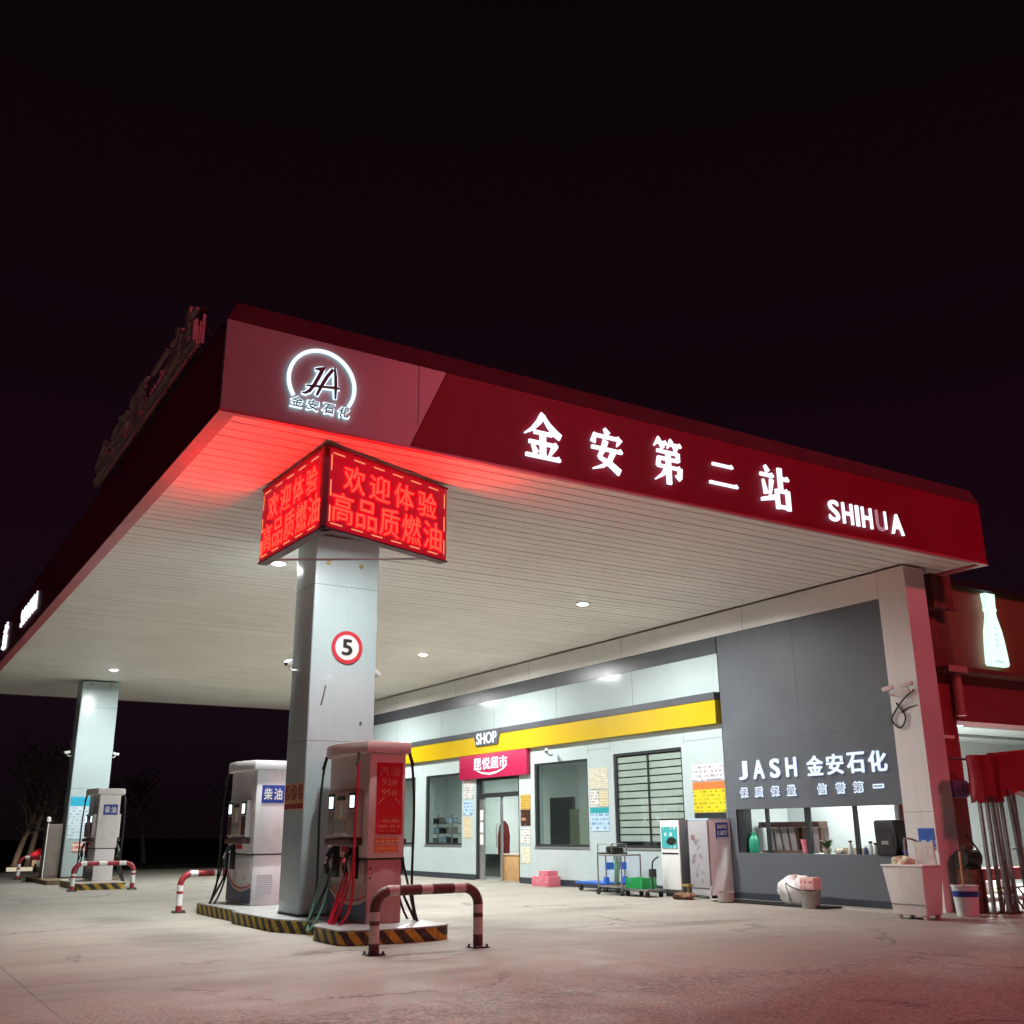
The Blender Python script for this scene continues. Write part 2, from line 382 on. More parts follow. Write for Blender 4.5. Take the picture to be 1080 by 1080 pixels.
# ------------------------------------------------------------------ camera
yaw, pit, rol = R(31.835), R(17.34), R(-.449)
fw = V((math.sin(yaw)*math.cos(pit), math.cos(yaw)*math.cos(pit), math.sin(pit)))
rt = V((math.cos(yaw), -math.sin(yaw), 0)); up = rt.cross(fw)
c_, s_ = math.cos(rol), math.sin(rol)
rt, up = rt*c_+up*s_, up*c_-rt*s_
cam = bpy.data.cameras.new('camera'); co = bpy.data.objects.new('camera', cam); COL.objects.link(co)
co.matrix_world = Matrix(((rt.x, up.x, -fw.x, 0), (rt.y, up.y, -fw.y, 0), (rt.z, up.z, -fw.z, 1.1), (0, 0, 0, 1)))
cam.sensor_width = 36; cam.lens = 35.97; cam.clip_end = 1000; cam.clip_start = .05
S.camera = co

# ------------------------------------------------------------------ night sky
w = bpy.data.worlds.new('World'); S.world = w; w.use_nodes = True
nt = w.node_tree; bg = nt.nodes['Background']
tc = nd(nt, 'ShaderNodeTexCoord'); sp = nd(nt, 'ShaderNodeSeparateXYZ'); nt.links.new(tc.outputs['Generated'], sp.inputs[0])
rp = nd(nt, 'ShaderNodeValToRGB'); e = rp.color_ramp.elements
e[0].position = 0; e[0].color = (.0030, .0016, .0024, 1)
e[1].position = .75; e[1].color = (.0016, .0009, .0013, 1)
k = e.new(.3); k.color = (.0062, .0017, .0040, 1)
k = e.new(.10); k.color = (.0060, .0025, .0052, 1)
nt.links.new(sp.outputs[2], rp.inputs[0]); nt.links.new(rp.outputs[0], bg.inputs['Color']); bg.inputs['Strength'].default_value = 1

# ------------------------------------------------------------------ ground
def ground_mat():
    m, nt, b, out = nodes('forecourt_concrete'); L = nt.links.new
    tc = nd(nt, 'ShaderNodeTexCoord'); P = tc.outputs['Object']
    def noise(sc, det=6, ro=.6, dist=0):
        n = nd(nt, 'ShaderNodeTexNoise'); n.inputs['Scale'].default_value = sc; n.inputs['Detail'].default_value = det
        n.inputs['Roughness'].default_value = ro; n.inputs['Distortion'].default_value = dist; L(P, n.inputs['Vector']); return n.outputs['Fac']
    def ramp(src, p0, c0, p1, c1):
        r = nd(nt, 'ShaderNodeValToRGB'); r.color_ramp.elements[0].position = p0; r.color_ramp.elements[1].position = p1
        r.color_ramp.elements[0].color = (*c0, 1) if not isinstance(c0, (int, float)) else (c0, c0, c0, 1)
        r.color_ramp.elements[1].color = (*c1, 1) if not isinstance(c1, (int, float)) else (c1, c1, c1, 1)
        L(src, r.inputs[0]); return r.outputs[0]
    def mix(f, a, b_, mode='MIX'):
        x = nd(nt, 'ShaderNodeMixRGB'); x.blend_type = mode
        for i, q in enumerate((f, a, b_)):
            if isinstance(q, (int, float)): x.inputs[i].default_value = q if i == 0 else (q, q, q, 1)
            elif isinstance(q, tuple): x.inputs[i].default_value = (*q, 1)
            else: L(q, x.inputs[i])
        return x.outputs[0]
    def math_(op, a, b_=None):
        x = nd(nt, 'ShaderNodeMath'); x.operation = op
        for i, q in enumerate((a, b_)):
            if q is None: continue
            if isinstance(q, (int, float)): x.inputs[i].default_value = q
            else: L(q, x.inputs[i])
        return x.outputs[0]
    sp = nd(nt, 'ShaderNodeSeparateXYZ'); L(P, sp.inputs[0])
    smooth = ramp(noise(.55, 8, .62), .32, (.285, .265, .232), .70, (.40, .378, .335))
    smooth = mix(ramp(noise(3.2, 8, .7), .35, .0, .75, .4), smooth, (.255, .236, .207))
    # long tyre-worn streaks along the drive lanes
    mp = nd(nt, 'ShaderNodeMapping'); mp.inputs['Scale'].default_value = (.18, 1.6, 1); mp.inputs['Rotation'].default_value = (0, 0, R(8)); L(P, mp.inputs['Vector'])
    ns = nd(nt, 'ShaderNodeTexNoise'); ns.inputs['Scale'].default_value = .9; ns.inputs['Detail'].default_value = 7; L(mp.outputs[0], ns.inputs['Vector'])
    smooth = mix(ramp(ns.outputs['Fac'], .5, .0, .78, .55), smooth, (.20, .185, .163))
    # oil spots
    smooth = mix(ramp(noise(1.7, 3, .5), .66, .0, .74, .5), smooth, (.14, .13, .12))
    # fine sandy speckle
    smooth = mix(ramp(noise(48, 4, .8), .40, .0, .62, .55), smooth, (.20, .186, .163))
    smooth = mix(ramp(noise(130, 3, .8), .52, .0, .66, .45), smooth, (.46, .44, .40))
    # grime and oil where cars stop at the pumps
    def spot(cx, cy, rx, ry):
        a = math_('DIVIDE', math_('SUBTRACT', sp.outputs[0], cx), rx); c = math_('DIVIDE', math_('SUBTRACT', sp.outputs[1], cy), ry)
        d = math_('SQRT', math_('ADD', math_('MULTIPLY', a, a), math_('MULTIPLY', c, c)))
        d = math_('ADD', d, math_('MULTIPLY', math_('SUBTRACT', noise(3.1, 6, .7), .5), 1.6))
        return ramp(d, .25, .62, 1.0, 0.0)
    for q_ in ((3.3, 12.2, .8, 1.6), (6.9, 12.0, .9, 1.9), (7.2, 15.5, .7, 1.0), (3.2, 15.4, .6, 1.1), (9.6, 13.2, 1.1, .5), (9.0, 10.4, 1.6, .35)):
        smooth = mix(spot(*q_), smooth, (.125, .115, .10))
    # exposed aggregate, towards the road
    vo = nd(nt, 'ShaderNodeTexVoronoi'); vo.inputs['Scale'].default_value = 52; L(P, vo.inputs['Vector'])
    bw = nd(nt, 'ShaderNodeRGBToBW'); L(vo.outputs['Color'], bw.inputs[0])
    agg = ramp(bw.outputs[0], .2, (.18, .165, .15), .85, (.50, .47, .43))
    agg = mix(ramp(noise(7, 5), .35, 0, .7, .7), agg, (.33, .305, .27))
    edge = math_('ADD', sp.outputs[1], math_('MULTIPLY', noise(.45, 6, .65), 4.2))
    edge = math_('ADD', edge, math_('MULTIPLY', sp.outputs[0], .12))
    k = nd(nt, 'ShaderNodeMapRange'); k.inputs['From Min'].default_value = 8.9; k.inputs['From Max'].default_value = 10.6; L(edge, k.inputs['Value'])
    # dark crumbs of old asphalt along the edge of the slab
    cb_ = math_('MULTIPLY', ramp(math_('ABSOLUTE', math_('SUBTRACT', math_('ADD', sp.outputs[1], math_('MULTIPLY', noise(.8, 4), 1.5)), 7.35)), .05, 1.0, .55, 0.0), ramp(noise(11, 5, .8), .47, 0.0, .60, .85))
    agg = mix(ramp(noise(90, 3, .8), .5, 0.0, .64, .6), agg, (.52, .48, .43))
    agg = mix(cb_, agg, (.07, .06, .055))
    col = mix(k.outputs[0], agg, smooth)
    # cracks
    dn = nd(nt, 'ShaderNodeTexNoise'); dn.inputs['Scale'].default_value = 2.4; dn.inputs['Detail'].default_value = 9; dn.inputs['Roughness'].default_value = .72; L(P, dn.inputs['Vector'])
    va = nd(nt, 'ShaderNodeMixRGB'); va.blend_type = 'ADD'; va.inputs[0].default_value = .9; L(P, va.inputs[1]); L(dn.outputs['Color'], va.inputs[2])
    cr = nd(nt, 'ShaderNodeTexVoronoi'); cr.feature = 'DISTANCE_TO_EDGE'; cr.inputs['Scale'].default_value = .36; L(va.outputs[0], cr.inputs['Vector'])
    line = ramp(cr.outputs['Distance'], .001, 1.0, .009, 0.0)
    gate = ramp(noise(.4, 2), .50, 0, .58, 1)
    crack = math_('MULTIPLY', line, gate)
    # slab joints every 5 m
    def joint(axis, per, off):
        f = math_('FRACT', math_('DIVIDE', math_('ADD', sp.outputs[axis], off), per))
        return math_('LESS_THAN', math_('ABSOLUTE', math_('SUBTRACT', f, .5)), .0016)
    jn = math_('MULTIPLY', math_('MAXIMUM', joint(0, 5.0, 1.2), joint(1, 5.0, 3.3)), k.outputs[0])
    jn = math_('MULTIPLY', jn, .5)
    tot = math_('MAXIMUM', crack, jn)
    col = mix(math_('MULTIPLY', tot, .85), col, (.05, .043, .04))
    L(col, b.inputs['Base Color'])
    L(ramp(noise(2.2, 6), .3, .50, .7, .78), b.inputs['Roughness'])
    b.inputs['Specular IOR Level'].default_value = .35
    h1 = mix(k.outputs[0], math_('ADD', math_('MULTIPLY', vo.outputs['Distance'], -.35), math_('MULTIPLY', noise(26, 7, .75), .55)), math_('MULTIPLY', noise(60, 5), .42))
    h = math_('SUBTRACT', math_('ADD', h1, math_('MULTIPLY', noise(1.2, 5), .6)), math_('MULTIPLY', tot, .6))
    bp = nd(nt, 'ShaderNodeBump'); bp.inputs['Strength'].default_value = .55; bp.inputs['Distance'].default_value = .03
    L(h, bp.inputs['Height']); L(bp.outputs[0], b.inputs['Normal'])
    return m
g = MB().add([(-300,-300,-.03),(300,-300,-.03),(300,300,-.03),(-300,300,-.03)], [(0,1,2,3)]).build('ground', M['soil']); tag(g, kind='structure')
g = MB().box(-26, -22, -.2, 40, 36.5, 0).build('forecourt', ground_mat()); tag(g, kind='structure')

# ------------------------------------------------------------------ canopy
H0, CX0, CX1, CY0, CY1 = 4.9, 2.35, 13.97, 8.94, 32.3
cn = thing('canopy', 'long station canopy with slatted white soffit and dark red fascia on two pillars', 'canopy', (CX0, CY0, H0))
sl = MB(); y = CY0+.07; i = 0
while y < CY1-.2:
    dz = random.uniform(-.002, .002)
    sl.box(CX0+.15, y, H0+dz, CX1-.12, y+.183, H0+.03+dz); y += .205
sl.build('soffit', M['soffit'], cn)
MB().box(CX0+.03, CY0+.03, H0+.05, CX1-.03, CY1-.03, H0+.09).build('soffit_backing', M['gap'], cn)
zt = 5.83
f = MB().prism([(4.32, 0), (CX1, 0), (CX1, zt-H0), (4.74, zt-H0)], (0, CY0, H0), *AX['front'], -.06, 0)
f.build('front_panel', M['red_clad'], cn)
f = MB().prism([(CX0, 0), (4.312, 0), (4.732, zt-H0), (CX0, zt-H0)], (0, CY0, H0), *AX['front'], -.06, 0)
f.build('logo_panel', M['white_clad'], cn)
MB().box(4.40, CY0-.002, H0+.25, 4.406, CY0+.01, zt).build('panel_joint', M['seam'], cn)
MB().box(CX0-.001, CY0+.062, H0, CX0+.06, CY1, zt).build('side_panel', M['red_clad'], cn)
MB().box(CX1-.06, CY0+.062, H0, CX1+.001, CY1, zt).build('side_panel', M['red_clad'], cn)
MB().box(CX0+.062, CY1-.06, H0, CX1-.062, CY1, zt).build('rear_panel', M['red_clad'], cn)
for xx_ in (6.42, 8.23, 10.12, 12.66): MB().box(xx_, CY0-.0008, H0+.01, xx_+.004, CY0+.01, zt-.005).build('cladding_joint', M['coping'], cn)
# sloping coping all round
q = .12; z1 = 6.09; a, b2, c, d = CX0-.004, CX1+.004, CY0-.004, CY1+.004
MB().add([(a,c,zt+.002),(b2,c,zt+.002),(b2,d,zt+.002),(a,d,zt+.002),(a+q,c+q,z1),(b2,c+q,z1),(b2,d-q,z1),(a+q,d-q,z1)],
   [(0,1,5,4),(1,2,6,5),(2,3,7,6),(3,0,4,7),(4,5,6,7)]).build('coping', M['coping'], cn)
tr = MB().box(CX0-.012, CY0-.012, H0-.03, CX0+.145, CY1, H0-.003).box(CX0+.147, CY0-.012, H0-.03, CX1+.01, CY0+.05, H0-.003)
tr.box(CX1-.11, CY0+.052, H0-.03, CX1+.01, CY1, H0-.003)
tr.build('edge_trim', M['trim'], cn)

# downlights in the soffit
def downlight(x, y, label, P):
    t = thing('ceiling_light', label, 'ceiling light', (x, y, H0), 'downlights in the canopy soffit')
    MB().disc((x, y, H0), V((1,0,0)), V((0,1,0)), V((0,0,-1)), .13, -.01, .02, inner=.095).build('trim_ring', M['white_paint'], t)
    MB().lathe([(.09, .0), (.085, -.02), (.05, -.035)], (x, y, H0+.0), 16).build('lens', M['lamp_lens'], t, smooth=True)
    ld = bpy.data.lights.new('downlight', 'AREA'); ld.shape = 'DISK'; ld.size = .2; ld.energy = P; ld.color = (.985, 1.0, .96); ld.spread = R(172)
    lo = bpy.data.objects.new('downlight', ld); COL.objects.link(lo); lo.parent = t; lo.location = (0, 0, -.06)
P0 = 320
for x, y, lb, P in [(4.77, 14.2, 'recessed downlight in soffit beside the near pillar, under the left board of the sign', P0*.9),
      (4.82, 26.0, 'recessed downlight in soffit just before the far pillar', P0*.48),
      (10.3, 14.27, 'recessed downlight nearest the front right of the slatted soffit', P0*.78),
      (10.3, 20.4, 'recessed downlight between near pillar and shop wall, middle of its row', P0*1.05),
      (10.3, 26.3, 'recessed downlight behind the near pillar, farthest of the shop row', P0*.92),
      (4.77, 10.7, 'recessed downlight hidden behind the red display board', P0*.34)]:
    downlight(x, y, lb, P)

# ------------------------------------------------------------------ signs on the fascia
lg = thing('logo_sign', 'round white lit logo with black letters JA and four small characters', 'sign', (3.32, CY0, 5.35))
O = V((3.325, CY0, 5.37))
MB().arc(O, *AX['front'], .328, .362, R(-34), R(214), .015, .035, 48).build('halo_ring', M['ring'], lg)
def ja(mb, grow, d0, d1):
    def X(p): x, y = p; return ((x-515)*.00094, 5.815-(y-.22*(x-515))*.00095-5.37)
    for i, (pts, ws) in enumerate([([(425,312),(470,314),(528,304)],[16,34,30]), ([(512,306),(470,400),(425,490),(375,560),(330,585),(292,578)],[40,40,38,36,26,8]),
         ([(622,318),(560,400),(510,490),(455,612)],[34,38,36,26]), ([(640,292),(655,400),(662,520),(664,655)],[16,32,32,16]),
         ([(335,500),(430,508),(560,520),(660,530),(712,540)],[14,22,24,30,14])]):
        ribbon(mb, [X(p) for p in pts], [(v+grow)*.00095 for v in ws], O, 'front', (1, 1), d0, d1+i*.0008)
m = MB(); ja(m, 26, .02, .03); m.build('monogram_halo', M['ring'], lg)
m = MB(); ja(m, 0, .036, .045); m.build('monogram', M['black'], lg)
for i, ch in enumerate('金安石化'):
    C = V((3.075+i*.163, CY0, 5.115-.004*i))
    h = write(MB(), ch, C, 'front', .142, .132, .01, .04, .02, .12).build('character_halo', M['ring'], lg)
    write(MB(), ch, C, 'front', .112, .104, .008, .0, .034, .12).build('character', M['black'], lg)

ns = thing('station_name_sign', 'five large white lit Chinese characters on the red canopy front', 'sign', (7.8, CY0, 5.35))
for ch, x, z, ww, hh in [('金', 5.95, 5.335, .49, .54), ('安', 6.845, 5.345, .47, .52), ('第', 7.77, 5.375, .47, .56), ('二', 8.665, 5.37, .49, .37), ('站', 9.57, 5.35, .52, .57)]:
    m = MB(); song(m, ch, (x, CY0, z), 'front', ww, hh, .010, .026); m.build('sign_letter', M['letter'], ns)
ls = thing('latin_name_sign', 'white lit letters SHIHUA at the right end of the red canopy front, one letter failing', 'sign', (11.35, CY0, 5.2))
for ch, x, ww in [('S', 10.66, .205), ('H', 10.93, .205), ('I', 11.125, .06), ('H', 11.32, .205), ('U', 11.61, .205), ('A', 11.95, .26)]:
    o = write(MB(), ch, (x, CY0, 5.205), 'front', ww, .30, .02, .016, .008).build('sign_letter', M['letter_dim'] if ch == 'U' else M['letter'], ls)
    if ch == 'U':
        o['label'] = 'half dead letter U'
        MB().box(11.665, CY0-.038, 5.09, 11.712, CY0-.032, 5.35).build('lit_stroke', M['letter'], ls)
ss = thing('side_name_sign', 'white lit characters and letters on the dark left side of the canopy', 'sign', (CX0, 25, 5.35))
for ch, yy, ww, hh, zz in [('站', 25.55, .78, .62, 5.40), ('二', 27.2, .6, .42, 5.4), ('第', 28.8, .6, .6, 5.4), ('安', 30.2, .6, .6, 5.4)]:
    m = MB(); song(m, ch, (CX0, yy, zz), 'side', ww, hh, .010, .026); m.build('sign_letter', M['letter'], ss)
for i, ch in enumerate('SHIHUA'):
    write(MB(), ch, (CX0, 22.75-i*.40, 5.32), 'side', .24 if ch != 'I' else .07, .36, .02, .012, .008).build('sign_letter', M['letter'], ss)

# unlit rooftop letters on their rack, seen almost edge-on
rs = thing('rooftop_letter_sign', 'unlit rooftop row of large letters on a rack along the left canopy edge', 'sign', (2.62, 14.45, 6.2))
rk = MB()
for yy in (11.65, 13.05, 14.45, 15.85, 17.25):
    rk.tube([(2.75, yy, 5.66), (2.75, yy, 6.95)], .025, 6).tube([(2.75, yy, 6.8), (3.3, yy, 5.68)], .02, 6)
rk.tube([(2.75, 11.45, 6.36), (2.75, 17.65, 6.36)], .025, 6).tube([(2.75, 11.45, 6.8), (2.75, 17.65, 6.8)], .025, 6)
rk.build('rack', M['twig'], rs)
rg = random.Random(9); rd = MB(); yr = 11.4
while yr < 17.65:
    zt_ = 6.72+.16*rg.random()+.08*math.sin(yr*2.1); rd.box(2.70, yr, 6.33, 2.735, yr+.035, zt_); yr += .105+.03*rg.random()
rd.build('upright_rods', M['roof_letters'], rs)
for i, ch in enumerate('金安第二站'):
    yy = 17.05-i*1.25
    m = MB()
    for k_ in range(1): song(m, ch, (2.66, yy, 6.66), 'side', 1.26, .58, 0, .05)
    m.box(2.64, yy-.62, 6.32, 2.67, yy+.62, 6.40)
    m.build('letter_box', M['roof_letters'], rs)
rs.location.z += .40

# ------------------------------------------------------------------ hanging red display
led = thing('led_display', 'V-shaped red LED display hanging from the soffit corner with scrolling Chinese text', 'LED sign', (3.53, 9.22, 4.0))
A, B, C3 = V((3.53, 9.22, 0)), V((3.45, 10.95, 0)), V((5.22, 9.82, 0))
zb, zc = 4.0, 4.84
def led_panel(P, Q):
    """board from P (left as read) to Q"""
    r = (Q-P); Lh = r.length; r.normalize(); u = V((0,0,1)); n = r.cross(u)
    O = V((P.x, P.y, zb)); h = zc-zb
    p = MB().prism([(0, 0), (Lh, 0), (Lh, h), (0, h)], O, r, u, n, -.09, 0).build('display_panel', M['led_board'], led)
    fr = MB()
    for a0, b0, a1, b1 in [(-.012, -.02, Lh+.012, -.001), (-.012, h+.001, Lh+.012, h+.02)]:
        fr.prism([(a0, b0), (a1, b0), (a1, b1), (a0, b1)], O, r, u, n, -.1, .012)
    fr.build('panel_frame', M['maroon'], p)
    sp_ = Lh*.955; t = MB()
    for i, ch in enumerate('欢迎体验'): write(t, ch, O+r*(Lh*.485+(i-1.38)*Lh*.205)+u*h*.685, (r, u, n), Lh*.166, h*.335, .004, .005, .002)
    for i, ch in enumerate('高品质燃油'): write(t, ch, O+r*(Lh*.495+(i-2)*Lh*.188)+u*h*.28, (r, u, n), Lh*.162, h*.375, .004, .005, .002)
    t.build('lettering', M['led_text'], p)
    k = int(Lh/.29)
    def bar(a0, b0, a1, b1): MB().prism([(a0, b0), (a1, b0), (a1, b1), (a0, b1)], O, r, u, n, .002, .006).build('border_dash', M['led_edge'], p)
    st = (Lh-.08)/k
    for i in range(k):
        x0 = .04+i*st
        bar(x0+.02, h-.055, x0+st*.62, h-.043); bar(x0+.02, .04, x0+st*.62, .052)
    for i in range(3):
        bar(.035, .06+i*.27, .047, .06+i*.27+.17); bar(Lh-.047, .06+i*.27, Lh-.035, .06+i*.27+.17)
led_panel(B, A+V((-.005, .03, 0))); led_panel(A+V((.02, 0, 0)), C3)
MB().tube([(3.46, 10.93, 4.03), (5.2, 9.86, 4.03)], .014, 6).build('spreader_bar', M['alu'], led)
MB().prism([(0, 0), (.06, .0), (.06, .84), (0, .84)], (3.5, 9.235, 4.0), V((1,0,0)), V((0,0,1)), V((0,-1,0)), -.05, .02).build('corner_post', M['maroon'], led)

# ------------------------------------------------------------------ pillars
def pillar(x0, y0, x1, y1, z0, label):
    t = thing('pillar', label, 'pillar', ((x0+x1)/2, (y0+y1)/2, z0))
    MB().box(x0, y0, z0+.02, x1, y1, H0-.035).build('cladding', M['column'], t, bevel=.02, seg=3)
    MB().box(x0-.003, y0-.003, z0, x1+.003, y1+.003, z0+.03).build('base_strip', M['base_dark'], t)
    for zz in (2.2, 4.2):
        MB().box(x0-.002, y0-.002, zz, x1+.002, y1+.002, zz+.005).build('panel_joint', M['seam'], t)
    return t
pillar(4.66, 12.38, 5.56, 13.08, .15, 'near square white pillar with speed sign, hung with a display above')
pillar(4.5, 28.1, 5.4, 28.8, .1, 'far white canopy pillar carrying a blue and white notice')
for t_, x, z in (('', 4.86, 4.62), ('', 5.33, 4.56)):
    pass
scr = MB(); scr.disc((4.84, 12.38, 4.5), *AX['front'], .03, 0, .012, 12).disc((5.3, 12.38, 4.5), *AX['front'], .03, 0, .012, 12)
near_pillar = [o for o in COL.objects if o.name == 'pillar'][0]; far_pillar = [o for o in COL.objects if o.name == 'pillar.001'][0]
scr.build('bolt_cover', M['brass'], near_pillar)
scr = MB(); scr.disc((4.72, 28.1, 4.78), *AX['front'], .035, 0, .012, 12).disc((5.2, 28.1, 4.78), *AX['front'], .035, 0, .012, 12)
scr.build('bolt_cover', M['brass'], far_pillar)
# scuffs torn in the cladding
MB().prism([(0, 0), (.025, .1), (.05, .24), (.035, .26), (.01, .12), (-.02, 0)], (4.83, 12.38, 2.64), *AX['front'], 0, .003).prism([(0,0),(.03,.03),(.02,.07),(-.01,.04)], (5.36, 12.38, 2.4), *AX['front'], 0, .003).build('scuff_mark', M['seam'], near_pillar)
# speed limit sign
sg = thing('speed_limit_sign', 'round red ringed sign with black number 5 on the near pillar', 'sign', (5.14, 12.378, 3.4))
MB().disc((5.14, 12.378, 3.4), *AX['front'], .212, .001, .008, 40).build('sign_plate', M['white_paint'], sg)
MB().disc((5.14, 12.378, 3.4), *AX['front'], .215, .009, .013, 40, inner=.165).build('red_ring', mat('sign_red', (.55, .03, .05), .4), sg)
write(MB(), '5', (5.14, 12.378, 3.4), 'front', .15, .215, .004, .035, .009).build('number', M['black'], sg)
# warning sticker with three round symbols on the pillar's left face
ws = thing('warning_sticker', 'orange sticker of three round prohibition symbols on the near pillar', 'sticker', (4.66, 12.9, 1.55))
obk = mat('orange_backing', (.66, .40, .22), .5); dred = mat('dark_red_ink', (.30, .015, .02), .5)
for k in (-1, 0, 1):
    MB().prism([(-.105, -.16), (.105, -.16), (.105, .16), (-.105, .16)], (4.66, 12.72-k*.23, 1.54), *AX['side'], .001, .003).build('backing', obk, ws)
    MB().disc((4.66, 12.72-k*.23, 1.585), *AX['side'], .092, .0035, .006, 24, inner=.070).prism([(-.065, .05), (-.05, .065), (.065, -.05), (.05, -.065)], (4.66, 12.72-k*.23, 1.585), *AX['side'], .0035, .0055).prism([(-.02,-.05),(.02,-.05),(.015,.05),(-.015,.05)], (4.66, 12.72-k*.23, 1.585), *AX['side'], .006, .007).build('symbol', dred, ws)
    MB().prism([(-.1, -.03), (.1, -.03), (.1, .03), (-.1, .03)], (4.66, 12.72-k*.23, 1.42), *AX['side'], .0035, .006).build('caption', dred, ws)
# notices on the far pillar
nt_ = thing('pillar_notice', 'blue headed white notice board on the far pillar', 'notice', (4.78, 28.1, 1.5))
MB().box(4.53, 28.09, 1.0, 5.03, 28.098, 1.78).build('notice_text', M['p_cyan'], nt_)
MB().box(4.53, 28.09, 1.78, 5.03, 28.098, 2.0).build('notice_header', mat('cyan_header', (.02, .40, .62), .4), nt_)
tag(MB().box(4.68, 28.09, .70, 5.05, 28.098, .92).build('red_notice', printed('red_white_print', (.75, .6, .55), (.6, .05, .03), 9, 'X', .6)), 'small red and white notice low on the far pillar', 'notice')

# ------------------------------------------------------------------ security cameras
def seccam(p, d, out, label, arm=M['white_paint']):
    """p: mounting point; out: direction away from the support; d: way the lens looks"""
    p, d, out = V(p), V(d).normalized(), V(out).normalized()
    t = thing('security_camera', label, 'security camera', p, 'security cameras on the station')
    MB().tube([p, p+out*.1, p+out*.14+V((0,0,.05))], .014, 8).build('bracket', arm, t)
    c = p+out*.15+V((0,0,.09)); s = d.cross(V((0,0,1))).normalized(); u = s.cross(d)
    MB().prism([(-.034, -.03), (.034, -.03), (.034, .03), (-.034, .03)], c, s, u, d, -.09, .075).build('housing', M['white_paint'], t, bevel=.008)
    MB().disc(c, s, u, d, .022, .075, .082, 16).build('lens', M['black'], t)
seccam((4.66, 12.8, 3.12), (-.6, -.75, -.3), (-1, 0, 0), 'white camera on the left face of the near pillar')
seccam((5.56, 12.7, 3.06), (.8, .5, -.3), (1, 0, 0), 'dark camera on the right face of the near pillar', M['black'])
seccam((4.5, 28.4, 3.0), (-.8, -.5, -.2), (-1, 0, 0), 'white camera on the left face of the far pillar')
seccam((5.4, 28.4, 3.0), (.8, -.5, -.2), (1, 0, 0), 'white camera on the right face of the far pillar')
seccam((12.85, 9.66, 3.0), (-.25, .95, -.2), (-1, 0, 0), 'white camera on the pale portal column, with a loop of cable')
seccam((12.85, 10.0, 2.98), (-.2, .95, -.2), (-1, 0, 0), 'yellowed camera at the edge of the grey panel')
seccam((12.75, 18.95, 2.68), (-.6, -.7, -.35), (-1, 0, 0), 'small grey camera under the yellow band above the second window', M['black'])
cb = MB()
cb.tube(bezier([(12.80, 9.62, 3.02), (12.78, 9.8, 2.9), (12.8, 9.98, 2.75), (12.8, 10.06, 2.62), (12.8, 9.93, 2.5), (12.8, 9.82, 2.65), (12.8, 9.95, 2.86)]), .012, 6)
cb.tube(bezier([(12.84, 9.58, 2.8), (12.82, 9.75, 2.78), (12.82, 9.9, 2.72)]), .008, 6)
tag(cb.build('camera_cable', M['rubber']), 'loose loop of black cable hanging from the camera on the pale column', 'cable')

# ------------------------------------------------------------------ pump islands
def rounded(x0, y0, x1, y1, r, n=8):
    out = []
    for cx, cy, a0 in ((x1-r, y0+r, -90), (x1-r, y1-r, 0), (x0+r, y1-r, 90), (x0+r, y0+r, 180)):
        for k in range(n+1):
            a = R(a0+90*k/n); out.append((cx+r*math.cos(a), cy+r*math.sin(a)))
    return out
XY = (V((1,0,0)), V((0,1,0)), V((0,0,1)))
isl = thing('pump_island', 'near pump island edged in worn black and yellow stripes', 'pump island', (5.05, 12.9, 0))
rear = [(4.44, 13.92), (5.75, 13.92), (5.75, 15.9), (4.44, 15.9)]
mid = [(4.34, 13.9), (4.36, 12.4), (4.75, 11.46), (5.35, 11.46), (5.74, 12.4), (5.76, 13.9)]
bow = [(4.40, 10.52), (4.5, 10.43), (4.72, 10.37), (5.05, 10.345), (5.38, 10.37), (5.58, 10.43), (5.68, 10.54), (5.68, 11.2), (5.55, 11.44), (4.55, 11.44), (4.40, 11.2)]
for poly in (rear, mid, bow):
    MB().prism(poly, (0,0,0), *XY, 0, .132).build('striped_kerb', M['stripe'], isl, bevel=.006)
    cx = sum(p[0] for p in poly)/len(poly); cy = sum(p[1] for p in poly)/len(poly)
    MB().prism([(cx+(a-cx)*1.012, cy+(b-cy)*1.008) for a, b in poly], (0,0,0), *XY, .134, .15).build('cover_plate', M['isl_top'], isl, bevel=.004)
fi = thing('pump_island', 'far pump island with a striped front kerb', 'pump island', (4.7, 26, 0))
MB().prism(rounded(4.18, 23.9, 5.12, 26.2, .06, 3), (0,0,0), *XY, 0, .125).build('striped_kerb', M['stripe'], fi)
MB().prism(rounded(4.17, 23.89, 5.13, 26.21, .06, 3), (0,0,0), *XY, .127, .14).build('cover_plate', M['barwhite'], fi)
MB().prism(rounded(4.0, 26.8, 5.6, 30.2, .05, 3), (0,0,0), *XY, 0, .1).build('concrete_base', M['isl_conc'], fi)

